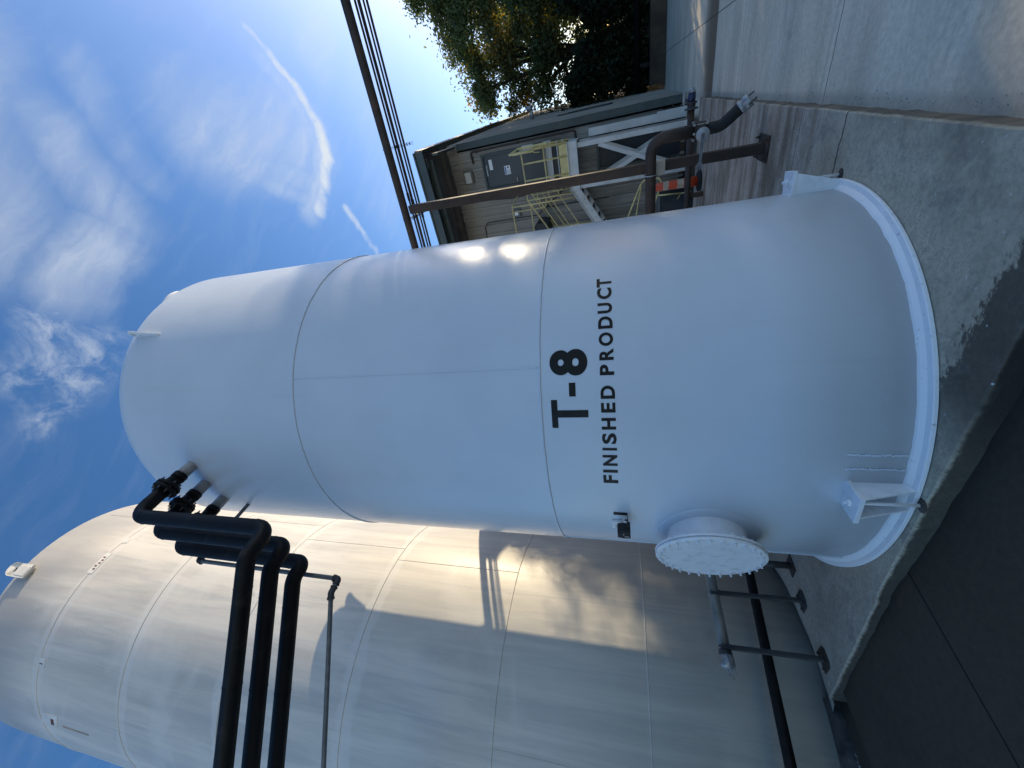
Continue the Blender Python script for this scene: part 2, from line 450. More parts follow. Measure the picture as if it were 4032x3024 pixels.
def debris():
    # crumbled concrete and silt lying in the angle at the foot of the pad and tank: uncountable
    bm = bmesh.new()
    def crumb(p, s):
        r = bmesh.ops.create_icosphere(bm, subdivisions=1, radius=s, matrix=Matrix.Translation(p))
        for v in r['verts']: v.co += V((random.uniform(-1, 1), random.uniform(-1, 1), random.uniform(-1, 1)))*s*.35
    for i in range(130):
        y = random.uniform(2.2, 11); x = -.46+abs(random.gauss(0, .03)); crumb(V((x, y, .001)), random.uniform(.002, .006))
    for i in range(260):
        a = R(random.uniform(-62, -18)); d = BR+.25+abs(random.gauss(0, .08)); p = BC+V((math.cos(a)*d, math.sin(a)*d, 0)); p.z = hgt(p.x, p.y)+.005; crumb(p, random.uniform(.003, .012))
    m = MB(); m.bm.free(); m.bm = bm
    tag(m.build('debris', M_KERB), 'dark crumbs of concrete along the foot of the pad', None, None, 'stuff')
debris()
m = MB()
rings = []
for i in range(150):
    a = R(-150)+R(140)*i/149; d = V((math.cos(a), math.sin(a), 0)); j = mnoise.noise(d*9)*.05+mnoise.noise(d*31)*.03
    rings.append([m.bm.verts.new(BC+d*r+V((0, 0, z))) for r, z in ((BR-.02, -.13), (BR+.14+j*.4, -.135+j*.2), (BR+.20+j, -.17+j*.2), (BR+.26+j, -.26))])
for a, b in zip(rings, rings[1:]):
    for i in range(3): m.bm.faces.new((a[i], b[i], b[i+1], a[i+1]))
tag(m.build('tank_footing', M_APRON), kind='structure')

# ------------------------------------------------------------------ T-8 tank
def torus_ring(m, c, rad, z, r, segs=128, jit=0, rs=8):
    rings = []
    for k in range(segs):
        a = 2*math.pi*k/segs; d = V((math.cos(a), math.sin(a), 0))
        j = mnoise.noise(V((math.cos(a)*30, math.sin(a)*30, z)))*jit
        rings.append([m.bm.verts.new(V(c)+d*(rad+(r+j*.3)*math.cos(2*math.pi*i/rs))+V((0, 0, z+j+(r)*math.sin(2*math.pi*i/rs)))) for i in range(rs)])
    for k in range(segs):
        a, b = rings[k], rings[(k+1) % segs]
        for i in range(rs):
            f = m.bm.faces.new((a[i], b[i], b[(i+1) % rs], a[(i+1) % rs])); f.smooth = True

ZT, RK = 7.46, .42
tank = thing('storage_tank', (TC.x, TC.y, PAD), 'glossy white upright tank lettered T-8 FINISHED PRODUCT standing on the concrete pad', 'tank')
m = MB()
prof = [(TR, PAD+.02), (TR, 1.0), (TR, 2.0), (TR, 3.5), (TR, 5.0), (TR, 6.5), (TR, ZT)]
for i in range(1, 13):
    a = R(86*i/12); prof.append((TR-RK+RK*math.cos(a), ZT+RK*math.sin(a)))
r1, z1 = prof[-1]
for i in range(1, 9):
    f = i/8; prof.append((r1*(1-f), z1+.14*(1-(1-f)**2)))
m.lathe(prof, TC, 160)
for z in (2.60, 5.06):
    torus_ring(m, TC, TR+.001, z, .0095 if z < 7 else .004, 180, .004)
m.sweep([t8(3.95+mnoise.noise(V((z*6, 0, 0)))*.08, TR+.001, z) for z in np.linspace(2.6, 5.06, 60)], .006, 8)
m.sweep([t8(-62, TR+.001, z) for z in np.linspace(.14, 2.6, 30)], .007, 8)
m.sweep([t8(-75, TR+.001, z) for z in np.linspace(5.06, 7.44, 30)], .006, 8)
shell = m.build('shell', M_T8, tank)
# base ring with trowelled grout fillet
m = MB(); segs = 220; prs = []
for k in range(segs):
    a = 2*math.pi*k/segs; d = V((math.cos(a), math.sin(a), 0)); nz = mnoise.noise(d*14)*.006+mnoise.noise(d*45)*.004
    prs.append([m.bm.verts.new(TC+d*r+V((0, 0, z))) for r, z in ((TR-.01, PAD+.075+nz), (TR+.012+nz*.4, PAD+.062+nz), (TR+.034+nz*.4, PAD+.038+nz*.7), (TR+.066, PAD+.03), (TR+.072, PAD+.024), (TR+.072, PAD+.006), (TR+.02, PAD+.006))])
for k in range(segs):
    a, b = prs[k], prs[(k+1) % segs]
    for i in range(6): m.bm.faces.new((a[i], b[i], b[i+1], a[i+1]))
m.build('base_ring', M_TRIM, tank)

# lettering, one glyph at a time onto the curved shell
def glyph(ch, a0, a1, zb, zt, bold, name, off=.003):
    cu = bpy.data.curves.new('glyph', 'FONT'); cu.body = ch; cu.size = 1; cu.offset = bold; cu.resolution_u = 6
    ob = link(bpy.data.objects.new('glyph', cu))
    me = bpy.data.meshes.new_from_object(ob.evaluated_get(bpy.context.evaluated_depsgraph_get()))
    bpy.data.objects.remove(ob); bpy.data.curves.remove(cu)
    b = bmesh.new(); b.from_mesh(me); bpy.data.meshes.remove(me)
    bmesh.ops.remove_doubles(b, verts=b.verts[:], dist=1e-5)
    xs = [v.co.x for v in b.verts]; ys = [v.co.y for v in b.verts]
    x0, x1, y0, y1 = min(xs), max(xs), min(ys), max(ys)
    for v in b.verts:
        v.co.x = a0+(v.co.x-x0)/(x1-x0)*(a1-a0); v.co.y = zb+(v.co.y-y0)/(y1-y0)*(zt-zb)
    bmesh.ops.triangulate(b, faces=b.faces[:])
    for _ in range(5):
        es = [e for e in b.edges if abs(e.verts[0].co.x-e.verts[1].co.x) > .9]
        if not es: break
        bmesh.ops.subdivide_edges(b, edges=es, cuts=1); bmesh.ops.triangulate(b, faces=b.faces[:])
    bm = bmesh.new(); vm = {v: bm.verts.new(t8(v.co.x, TR+off, v.co.y)) for v in b.verts}
    for f in b.faces:
        if bm.faces.get([vm[v] for v in f.verts]) is None: bm.faces.new([vm[v] for v in f.verts])
    b.free()
    m = MB(); m.bm.free(); m.bm = bm
    return m.build(name, M_LETTER, tank)
def poly_glyph(quads, name, off=.003):
    m = MB()
    for a0, a1, z0, z1 in quads:
        n = max(1, int(abs(a1-a0)/.7)); vs = [[m.bm.verts.new(t8(a0+(a1-a0)*i/n, TR+off, z)) for i in range(n+1)] for z in (z0, z1)]
        for i in range(n): m.bm.faces.new((vs[0][i], vs[0][i+1], vs[1][i+1], vs[1][i]))
    return m.build(name, M_LETTER, tank)
poly_glyph([(-11.6, -4.4, 2.468, 2.517), (-8.90, -7.05, 2.229, 2.468)], 'letter')
poly_glyph([(-3.6, -.2, 2.320, 2.371)], 'letter')
glyph('8', 1.55, 8.2, 2.222, 2.519, .042, 'letter')
FP = [('F', -27.38, -24.87), ('I', -24.05, -23.2), ('N', -21.97, -18.89), ('I', -17.59, -16.91), ('S', -15.81, -13.0), ('H', -12.06, -9.1), ('E', -7.76, -5.32), ('D', -4.36, -1.18),
      ('P', 1.35, 3.93), ('R', 4.99, 7.86), ('O', 8.51, 11.9), ('D', 12.91, 16.11), ('U', 16.98, 19.87), ('C', 21.01, 24.3), ('T', 24.62, 27.36)]
for c, a, b in FP: glyph(c, a, b, 2.0245+abs((a+b)/2/27)*.002, 2.131+abs((a+b)/2/27)**2*.012, .034, 'letter')

# manway
MA = -47.8; MZ = 1.33
rad = (t8(MA, 1, 0)-TC).normalized(); tanv = V((-rad.y, rad.x, 0))
m = MB()
c0 = t8(MA, TR-.12, MZ)
m.lathe([(.305, 0), (.305, .12+.155)], c0, 64, rad, cap=False)
m.lathe([(.290, 0), (.290, .12+.155)], c0, 64, rad, cap=False)
m.sweep([c0+rad*s+(tanv*math.cos(R(75))*.306+V((0, 0, 1))*math.sin(R(75))*.306)*1 for s in np.linspace(.1, .275, 12)], .004, 6)
pts = []
for k in range(73):                                       # reinforcing pad on the shell
    pass
m.build('manway_neck', M_WHITE, tank)
m = MB()
for rr in (.40,):
    n = 64; A = []; B = []; Cc = []
    for k in range(n):
        th = 2*math.pi*k/n; u = rr*math.cos(th); w = rr*math.sin(th)
        def onsh(u, w, o): return t8(MA+math.degrees(u/TR), TR+o, MZ+w)
        A.append(m.bm.verts.new(onsh(u, w, .0))); B.append(m.bm.verts.new(onsh(u*.985, w*.985, .007)))
        Cc.append(m.bm.verts.new(onsh(u*.7, w*.7, .007)))
    for k in range(n):
        k2 = (k+1) % n
        m.bm.faces.new((A[k], A[k2], B[k2], B[k])); f = m.bm.faces.new((B[k], B[k2], Cc[k2], Cc[k])); f.smooth = True
m.build('reinforcing_pad', M_T8, tank)
m = MB(); cF = t8(MA, TR+.155, MZ)
m.lathe([(.30, 0), (.413, 0), (.418, .004), (.418, .016), (.413, .020), (.30, .020)], cF, 72, rad, cap=False)
m.build('manway_flange', M_WHITE, tank)
MB().lathe([(.30, .0203), (.395, .0203), (.395, .0267), (.30, .0267)], cF, 60, rad, cap=False).build('gasket', M_RUBBER, tank)
cC = cF+rad*.027
cover = MB().lathe([(.0, 0), (.40, 0), (.411, 0), (.416, .004), (.416, .017), (.411, .021), (.402, .021), (.395, .021), (.0, .021)], cC, 72, rad).build('manway_cover', M_WHITE, tank)
bx, by, bz = frame_from(rad)
def bolt_mesh(r=.0125, h=.013):
    m = MB()
    m.lathe([(0, -.052), (.009, -.052), (.009, -.039), (r, -.039), (r, -.023), (.009, -.023), (.009, .021), (r, .021), (r, .021+h), (.009, .021+h), (.009, .05), (0, .05)], (0, 0, 0), 6, smooth=False)
    return m
b0 = bolt_mesh().build('bolt', M_WHITE, None, off=(0, 0, 0))
for k in range(28):
    th = 2*math.pi*(k+.5)/28
    o = b0 if k == 0 else link(b0.copy())
    o.parent = cover
    p = cC+(tanv*math.cos(th)+V((0, 0, 1))*math.sin(th))*.380-V(tank.location)
    xx = (tanv*math.cos(th)+V((0, 0, 1))*math.sin(th)); yy = rad.cross(xx)
    o.matrix_local = Matrix.Translation(p) @ Matrix((xx, yy, rad)).transposed().to_4x4()

# anchor chairs
def anchor(a):
    rd = (t8(a, 1, 0)-TC).normalized(); tg = V((-rd.y, rd.x, 0)); up = V((0, 0, 1))
    P = lambda r, s, z: TC+rd*r+tg*s+up*z
    root = MB()
    # top plate
    root.prism([P(TR-.01, -.105, .485), P(TR-.01, .105, .485), P(TR+.185, .105, .485), P(TR+.185, -.105, .485)], (0, 0, .03))
    o = root.build('anchor_chair', M_WHITE, tank, bevel=.003)
    for s in (-.088, .076):
        g = MB().prism([P(TR-.005, s, PAD+.03), P(TR+.065, s, PAD+.03), P(TR+.165, s, .484), P(TR-.005, s, .484)], tg*.014)
        g.build('gusset', M_WHITE, o, bevel=.002)
    r = MB().tube([P(TR+.10, 0, PAD-.0), P(TR+.10, 0, .56)], .012, segs=10)
    r.lathe([(0, 0), (.024, 0), (.024, .022), (0, .022)], P(TR+.10, 0, .517), 6, smooth=False)
    r.build('anchor_rod', M_WHITE, o)
    f = MB(); f.lathe([(.0, .014), (.016, .012), (.05, 0)], P(TR+.10, 0, PAD+.001), 9)
    f.build('anchor_grout', M_APRON, o)
anchor(-27.6); anchor(62.6)
# old weld scars left of the chair
for a in (-17.9, -21.3):
    m = MB(); z = .53
    while z > .2:
        p = t8(a+random.uniform(-.15, .15), TR+.001, z)
        m.lathe([(0, .006), (.006, .004), (.010, 0)], p, 7, (t8(a, 1, 0)-TC).normalized())
        z -= random.uniform(.006, .013)
    m.build('weld_scar', M_T8, tank)
# lifting lugs on the head
for a in (23.5, 203.5):
    rd = (t8(a, 1, 0)-TC).normalized(); tg = V((-rd.y, rd.x, 0)); up = V((0, 0, 1))
    P = lambda r, z: TC+rd*r+up*z-tg*.011
    m = MB(); outline = [P(1.79, 7.10), P(1.82, 7.11), P(1.875, 7.36)]
    for k in range(8):
        th = R(-10+k*22); outline.append(P(1.85+.06*math.cos(th), 7.46+.06*math.sin(th)))
    outline += [P(1.79, 7.44)]
    m.prism(outline, tg*.022)
    o = m.build('lifting_lug', M_WHITE, tank, bevel=.003)
    MB().lathe([(.026, -.0125), (.026, .0125)], TC+rd*1.855+up*7.462, 20, tg).build('lug_hole_disc', M_LENS, o)  # solid pale disc, sunlight through the hole put into its colour
# vent blister seen on the skyline of the head
m = MB(); q = t8(52, 1.50, 7.80)
m.lathe([(.26, -.12), (.26, .05), (.25, .065), (0, .07)], q, 40, (t8(52, .25, 1)-TC).normalized()); m.build('head_manhole', M_WHITE, tank)

# ------------------------------------------------------------------ black overhead pipes from T-8
GXS = [(-2.52, 'nearest the middle of the white tank, first of three'), (-2.80, 'the middle one of three'), (-3.11, 'farthest left of three')]
LBL = ['black elbowed pipe leaving the white tank top, nearest its lettering of the three', 'black elbowed pipe leaving the white tank top, between its two twins', 'black elbowed pipe leaving the white tank top, nearest the weathered cream tank of the three']
BENDY = [1.20, 1.27, 1.33]
for i, (gx, _) in enumerate(GXS):
    zt, zb, yb = 6.72, 5.0, 1.45+.01*i
    y0 = TC.y-math.sqrt(max(0, TR**2-(gx-TC.x)**2))
    p = thing('process_pipe', (gx, y0, zt), LBL[i], 'pipe', 'black pipes between the two tanks')
    MB().tube([(gx, y0+.1, zt), (gx, y0-.14, zt)], .062, segs=20).build('nozzle', M_NOZGREY, p)
    run = [(gx, y0-.139, zt), (gx, yb, zt), (gx, yb, zb), (gx, BENDY[i], zb)]
    L = 9.; run.append((gx-.707*L, BENDY[i]-.707*L, zb))
    m = MB(); path = fillet([(gx, y0-.139, zt), (gx, yb, zt), (gx, yb, zb), (gx, BENDY[i]-.02, zb), (gx-.707*L, BENDY[i]-.02-.707*L, zb)], .14, 8)
    m.sweep(path, .068, 22)
    m.sweep([(gx, y0-.141, zt), (gx, y0-.20, zt)], .073, 18)
    # weld beads at the elbows
    for c, ax in (((gx, yb, zt-.15), (0, 0, 1)), ((gx, yb, zb+.15), (0, 0, 1)), ((gx, yb+.15, zt), (0, 1, 0)), ((gx-.17, BENDY[i]-.19, zb), (.707, .707, 0)), ((gx-.45*1.5, BENDY[i]-.02-.45*1.5, zb), (.707, .707, 0))):
        m.lathe([(.066, -.006), (.0715, 0), (.066, .006)], c, 20, ax, cap=False)
    m.build('pipe', M_BLACK, p)
    for dy in (.305, .345):
        fl = MB().lathe([(.05, -.015), (.118, -.015), (.122, -.011), (.122, .011), (.118, .015), (.05, .015)], (gx, y0-dy, zt), 28, (0, 1, 0)).build('flange', M_BLACK, p)
        if dy > .31:
            bb = MB(); bb.lathe([(.013, -.055), (.013, .055)], (0, 0, 0), 6, smooth=False); bb.lathe([(.008, -.075), (.008, .075)], (0, 0, 0), 6)
            bo = bb.build('bolt', M_STEELDK, None, off=(0, 0, 0))
            for k in range(8):
                o = bo if k == 0 else link(bo.copy()); o.parent = fl
                th = 2*math.pi*(k+.5)/8
                o.matrix_local = Matrix.Translation(V((gx+.097*math.cos(th), y0-dy+.02, zt+.097*math.sin(th)))-p.location) @ Matrix.Rotation(R(90), 4, 'X')
# thin grey line beside them
gx = -3.245
y0 = TC.y-math.sqrt(TR**2-(gx-TC.x)**2)
p = thing('vent_line', (gx, y0, 6.44), 'thin grey pipe running below the three black pipes', 'pipe')
L = 9
m = MB(); m.tube([(gx, y0+.05, 6.46), (gx, 1.42, 6.46), (gx, 1.42, 4.63), (gx, 1.29, 4.63), (gx-.742*L, 1.29-.67*L, 4.63)], .021, .03, 14)
m.build('pipe', M_GREYLINE, p)
for c, a1, a2 in (((gx, 1.42, 6.46), (0, 1, 0), (0, 0, -1)), ((gx, 1.42, 4.63), (0, 0, 1), (0, -1, 0)), ((gx, 1.29, 4.63), (0, 1, 0), (-.742, -.67, 0))):
    m = MB(); c = V(c); m.sweep(fillet([c+V(a1)*.055, c, c+V(a2)*.055], .03), .029, 12)
    for a in (a1, a2): m.lathe([(.029, .04), (.034, .043), (.034, .056), (.021, .058)], c, 14, a, cap=False)
    m.build('elbow', M_STEELDK, p)

# ------------------------------------------------------------------ big weathered tank
big = thing('storage_tank', (BC.x, BC.y, -.22), 'tall weathered cream tank with streaked paint behind the three black pipes', 'tank')
m = MB(); zt, hd = 14.75, 1.33
prof = [(BR, -.25), (BR, 3), (BR, 6), (BR, 9), (BR, 12), (BR, zt)]
for i in range(1, 25):
    th = R(90*i/24); prof.append((BR*math.cos(th)**(2/2.7) if i < 24 else 0, zt+hd*math.sin(th)**(2/2.7)))
m.lathe(prof, BC, 160)
for z in SEAMZ: torus_ring(m, BC, BR+.001, z, .009, 180, .004)
for a, z0, z1 in ((20, 6.043, 8.349), (14, 3.747, 6.043), (31, 8.349, 10.648), (-34, 1.785, 3.747), (24, 12.96, 14.75)):
    d = V((math.cos(R(a)), math.sin(R(a)), 0)); m.sweep([BC+d*(BR+.001)+V((0, 0, z)) for z in np.linspace(z0, z1, 24)], .0045, 8)
m.build('shell', M_BIG, big)
def patch(a, z, da, dz, name, mt, r=.008, sk=0):
    m = MB(); n = 6; g = []
    for j in range(2):
        for i in range(n+1):
            aa = R(a+da*(i/n-.5)); d = V((math.cos(aa), math.sin(aa), 0))
            g.append(m.bm.verts.new(BC+d*(BR+r)+V((0, 0, z+dz*(j-.5)+sk*(i/n-.5)))))
    for i in range(n): m.bm.faces.new((g[i], g[i+1], g[n+2+i], g[n+1+i]))
    ret = bmesh.ops.extrude_face_region(m.bm, geom=m.bm.faces[:])
    c = BC.copy()
    for v in [e for e in ret['geom'] if isinstance(e, bmesh.types.BMVert)]:
        d = v.co-c; d.z = 0; v.co -= d.normalized()*.02
    return m.build(name, mt, big)
patch(8.3, 12.90, 2.6, .15, 'paint_patch', M_PATCH, sk=.04)
o = patch(-3.4, 12.95, 9.6, .17, 'paint_patch', M_PATCH)
for k in range(5):
    q = patch(-6.2+k*1.35, 12.95+random.uniform(-.02, .02), .7, .07, 'rust_mark', M_RUSTSTAIN, .0095); q.parent = o
patch(-42, 12.88, 3.2, .17, 'paint_patch', M_PATCH)
q = patch(-42.4, 12.90, .35, .10, 'rust_mark', M_STEELDK, .0095); q.parent = o
o = patch(-64.4, 12.68, 5.6, .46, 'paint_patch', M_PATCH, sk=-.12)
q = patch(-65.3, 12.60, 3.2, .09, 'rust_mark', M_RUSTSTAIN, .0095, sk=-.05); q.parent = o
q = patch(-66.1, 11.95, .7, .75, 'rust_mark', M_RUSTY, .003); q.parent = o
def big_lug(a):
    d = V((math.cos(R(a)), math.sin(R(a)), 0)); tg = V((-d.y, d.x, 0)); up = V((0, 0, 1))
    m = MB()
    out = [BC+d*(BR-.05)+tg*s+up*z for s, z in ((-.14, 14.65), (-.14, 15.05))]
    for k in range(9):
        th = R(180-22.5*k); out.append(BC+d*(BR+.02)+tg*.14*math.cos(th)+up*(15.08+.16*math.sin(th)))
    out += [BC+d*(BR-.05)+tg*.14+up*z for z in (15.05, 14.65)]
    m.prism([p+d*.10 for p in out], d*.05)
    m.box(BC+d*(BR+.01)+up*14.86, (.2, .2, .36), Matrix.Rotation(R(a), 3, 'Z'))
    o = m.build('lifting_lug', M_PATCH, big, bevel=.004)
    MB().lathe([(.05, -.03), (.05, .03)], BC+d*(BR+.09)+up*15.10, 16, d).build('lug_hole_disc', M_STEELDK, o)
big_lug(-11.6)

# ------------------------------------------------------------------ small box on a bracket on the white tank
p0 = t8(-41.5, TR, 1.99); rd = (t8(-41.5, 1, 0)-TC).normalized(); tg = V((-rd.y, rd.x, 0)); up = V((0, 0, 1))
p = thing('sensor_box', p0, 'small black box on a bent bracket fixed to the white tank above its manway', 'sensor')
RM = Matrix((rd, tg, up)).transposed()
P = lambda r, s, z: p0+rd*r+tg*s+up*z
m = MB(); m.prism([P(.075, -.052, -.045), P(.075, .052, -.045), P(.075, .058, .015), P(.075, .045, .06), P(.075, -.045, .06), P(.075, -.058, .015)], rd*.085)
hb = m.build('housing', M_RUBBER, p, bevel=.005)
m = MB(); m.box(P(.164, -.012, -.015), (.006, .014, .035), RM); m.box(P(.163, .018, .012), (.004, .012, .012), RM); m.build('terminal', M_GALV, hb)
m = MB(); m.box(P(.004, .07, .035), (.008, .03, .11), RM); m.box(P(.04, .068, -.022), (.09, .024, .006), RM); m.box(P(.095, .060, -.03), (.05, .012, .028), RM)
m.lathe([(.007, 0), (.007, .03)], P(.06, .07, -.03), 8); m.build('bracket', M_RUBBER, p)
q0 = t8(-44.5, TR, 2.055)
rd2 = (t8(-44.5, 1, 0)-TC).normalized(); tg2 = V((-rd2.y, rd2.x, 0)); RM2 = Matrix((rd2, tg2, up)).transposed()
pl = MB().box(q0+rd2*.012, (.024, .115, .085), RM2).build('tag_plate', M_WHITE, tank, bevel=.003)
MB().box(q0+rd2*.026-tg2*.02-up*.012, (.004, .06, .055), RM2).build('tag_face', M_LENS, pl)

# ------------------------------------------------------------------ drain pipe with two stands beside the big tank
px, pz = -5.06, 1.01
p = thing('drain_pipe', (px, 2.3, pz), 'grey steel pipe on two dark stands, its end closed by a dust cap', 'pipe')
m = MB(); m.tube([(px, 4.6, pz), (px, 2.0, pz)], .058, segs=22)
for y in (2.58, 2.34): m.lathe([(.058, -.004), (.061, 0), (.058, .004)], (px, y, pz), 22, (0, 1, 0), cap=False)
m.build('pipe', M_PIPEGREY, p)
m = MB(); m.lathe([(.0, 0), (.058, 0), (.062, .03), (.064, .05), (.068, .06), (.068, .085), (.056, .09), (.0, .09)], (px, 2.03, pz), 26, (0, -1, 0)); m.build('adapter', M_STEELDK, p)
cp = MB().lathe([(.06, 0), (.070, .0), (.072, .02), (.072, .085), (.066, .10), (.0, .106)], (px, 1.94, pz), 26, (0, -1, 0)).build('dust_cap', M_GALV, p)
for s in (-1, 1):
    m = MB(); m.tube([(px+s*.074, 1.925, pz), (px+s*.079, 1.80, pz-.01)], .008, segs=6)
    m.tube([(px+s*.078, 1.81, pz), (px+s*.07, 1.775, pz-.02), (px+s*.075, 1.76, pz-.05), (px+s*.08, 1.80, pz-.045), (px+s*.078, 1.81, pz)], .004, segs=6)
    m.build('cam_ring', M_GALV, cp)
for k, (y, lab) in enumerate(((2.57, 'dark strut stand holding the grey drain pipe nearer the manway'), (2.0, 'dark strut stand holding the grey drain pipe beside its dust cap'))):
    s = thing('pipe_stand', (px+.06, y, PAD), lab, 'pipe stand', 'stands under the grey drain pipe')
    m = MB(); m.bar((px+.10, y, PAD+.005), (px+.075, y, pz-.03), .042, .042); m.build('post', M_STEELDK, s, bevel=.003)
    m = MB(); m.prism([(px+.02, y-.10, PAD+.001), (px+.16, y-.10, PAD+.001), (px+.20, y-.06, PAD+.001), (px+.20, y+.06, PAD+.001), (px+.16, y+.10, PAD+.001), (px+.02, y+.10, PAD+.001)], (0, 0, .010))
    bp = m.build('base_plate', M_RUST if k else M_STEELDK, s)
    for dx, dy in ((.055, -.07), (.055, .07), (.155, -.05), (.155, .05)):
        m = MB(); m.lathe([(0, .018), (.012, .018), (.012, 0), (0, 0)], (px+dx, y+dy, PAD+.012), 6, smooth=False); m.build('anchor_bolt', M_RUST, bp)
    m = MB(); m.box((px+.068, y-.0, pz+.0), (.03, .022, .10))
    for dz in (.035, -.042): m.tube([(px+.05, y, pz+dz), (px+.14, y, pz+dz)], .005, segs=6)
    m.build('clamp_bracket', M_STEELDK, s)
    m = MB(); pts = [(px+.062*math.cos(R(a)), y, pz+.062*math.sin(R(a))) for a in range(30, 331, 12)]; m.sweep(pts, .006, 8); m.build('clamp_ring', M_GALV, s)
s = thing('pipe_stub', (-4.90, 2.94, PAD), 'short thick dark pipe support standing by the big tank foot behind the manway', 'pipe stand')
m = MB(); m.tube([(-4.90, 2.94, PAD), (-4.90, 2.94, .50)], .038, segs=16); m.build('post', M_STEELDK, s)
m = MB(); m.box((-4.90, 2.94, PAD+.006), (.16, .2, .012)); m.build('base_plate', M_RUST, s)
# black pipe running along the foot of the big tank
p = thing('process_pipe', (-5.4, 2.0, .5), 'black pipe running low along the cream tank foot behind the two stands', 'pipe')
m = MB(); m.tube([(-5.36, 6.0, .34), (-5.40, 3.06, .465), (-5.42, 1.2, .575), (-5.44, -3.5, .80)], .052, .6, 18)
m.lathe([(.053, -.006), (.058, 0), (.053, .006)], (-5.405, 2.70, .485), 18, (0, 1, -.06), cap=False)
m.build('pipe', M_BLACK, p)

# ------------------------------------------------------------------ overhead rack right of the tank
PX, PY = -.95, 6.31
s = thing('rack_post', (PX, PY, PAD), 'rusty brown square steel post carrying the overhead pipes, bolted to the pad', 'post')
m = MB(); m.bar((PX, PY, PAD+.012), (PX+.02, PY, 5.24), .125, .125); m.build('post', M_RUST, s, bevel=.008)
bp = MB().box((PX, PY, PAD+.009), (.30, .42, .018)).build('base_plate', M_RUST, s, bevel=.002)
for dx, dy in ((-.11, -.16), (.11, -.16), (-.11, .16), (.11, .16)):
    m = MB(); m.lathe([(.0, .05), (.010, .05), (.010, .022), (.019, .022), (.019, 0), (0, 0)], (PX+dx, PY+dy, PAD+.018), 6, smooth=False); m.build('anchor_bolt', M_RUST, bp)
m = MB(); m.prism([(PX-.07, PY-.075, 1.33), (PX+.10, PY-.075, 1.33), (PX+.07, PY-.075, 1.46), (PX-.09, PY-.075, 1.46)], (0, -.09, 0)); m.build('pipe_cleat', M_TAN, s)
sl = lambda x: 5.255-(x+0)*.052       # the rack falls gently to the right
def along(x, y, dz): return (x, y, sl(x)+dz)
s = thing('overhead_pipe', (0, PY, 5.3), 'thick dark overhead pipe crossing the sky to the white tank', 'pipe')
m = MB(); m.sweep([along(x, PY, .045) for x in np.linspace(9, -13, 12)], .062, 20)
for x in (2.9, -3.4): m.lathe([(.062, -.01), (.07, 0), (.062, .01)], along(x, PY, .045), 20, (1, 0, -.052), cap=False)
m.build('pipe', M_RUST, s)
specs = [(.16, .015, 'thin dark overhead conduit lying right beside the thick overhead pipe'), (.28, .022, 'stoutest of the thin overhead conduits beside the thick pipe'), (.40, .014, 'thinnest overhead conduit, second from the outer edge of the bundle'), (.51, .017, 'outermost overhead conduit, farthest from the thick overhead pipe')]
for dy, r, lab in specs:
    s = thing('conduit', (0, PY+dy, 5.25), lab, 'conduit', 'conduits beside the overhead pipe')
    m = MB(); m.sweep([along(x, PY+dy, .0+r-.02) for x in np.linspace(9, -13, 12)], r, 12)
    for x in (4.1+dy, -.6-dy, -5.4+dy): m.lathe([(r, -.06), (r+.006, -.055), (r+.006, .055), (r, .06)], along(x, PY+dy, r-.02), 12, (1, 0, -.052), cap=False)
    m.build('pipe', M_RUST, s)
for x, lab in ((-.05, 'slotted strut under the overhead pipes between the post and the frame edge'), (-1.06, 'slotted strut under the overhead pipes on top of the rusty post')):
    s = thing('pipe_strut', (x, PY+.2, sl(x)-.04), lab, 'pipe strut', 'struts under the overhead pipes')
    z = sl(x)-.045
    m = MB(); m.bar((x, PY-.03, z), (x, PY+.72, z), .04, .006, (1, 0, 0))
    for dx in (-.019, .019): m.bar((x+dx, PY-.03, z-.018), (x+dx, PY+.72, z-.018), .003, .036)
    for k in range(6): m.box((x, PY+.05+k*.1, z-.036), (.04, .03, .003))
    m.build('channel', M_STEELDK, s)
    m = MB(); m.sweep([(x, PY+.068*math.cos(R(a)), sl(x)+.045+.068*math.sin(R(a))) for a in range(-60, 241, 15)], .006, 6)
    for dy, r, _ in specs: m.sweep([(x, PY+dy+(r+.004)*math.cos(R(a)), sl(x)+r-.02+(r+.004)*math.sin(R(a))) for a in range(-60, 241, 20)], .004, 6)
    m.build('clamp', M_STEELDK, s)

# ------------------------------------------------------------------ transfer pipe with valve and hose
ty, tz = 6.11, 1.515
ex_ = -.60
s = thing('transfer_pipe', (ex_, ty, tz), 'thick dark rusty pipe leaving the white tank and bending down in front of the post', 'pipe')
m = MB(); m.sweep(fillet([(-2.6, 5.4, tz), (-2.6, ty, tz), (ex_, ty, tz), (ex_, ty, 1.00)], .17, 10), .069, 22)
for c, a in (((ex_-.19, ty, tz), (1, 0, 0)), ((ex_, ty, tz-.19), (0, 0, 1))): m.lathe([(.068, -.006), (.073, 0), (.068, .006)], c, 22, a, cap=False)
m.build('pipe', M_RUST, s)
m = MB(); m.lathe([(.06, 0), (.115, 0), (.115, .018), (.06, .018)], (ex_, ty, .985), 26); m.build('flange', M_RUST, s)
m = MB(); pts = [(PX+.02, ty+.078*math.cos(R(a)), tz+.078*math.sin(R(a))) for a in range(60, 301, 12)]; m.sweep([(PX-.06, ty+.15, tz+.078)]+[(PX-.06, ty+.078*math.cos(R(a)), tz+.078*math.sin(R(a))) for a in range(90, 271, 12)]+[(PX-.06, ty+.15, tz-.078)], .007, 8)
m.build('u_bolt', M_GALV, s)
s = thing('butterfly_valve', (ex_, ty, .93), 'valve with a round notched plate and grey lever at the transfer pipe end', 'valve')
m = MB(); m.lathe([(.05, .985), (.098, .985), (.10, .975), (.10, .915), (.098, .905), (.05, .905)], (ex_, ty, 0), 26)
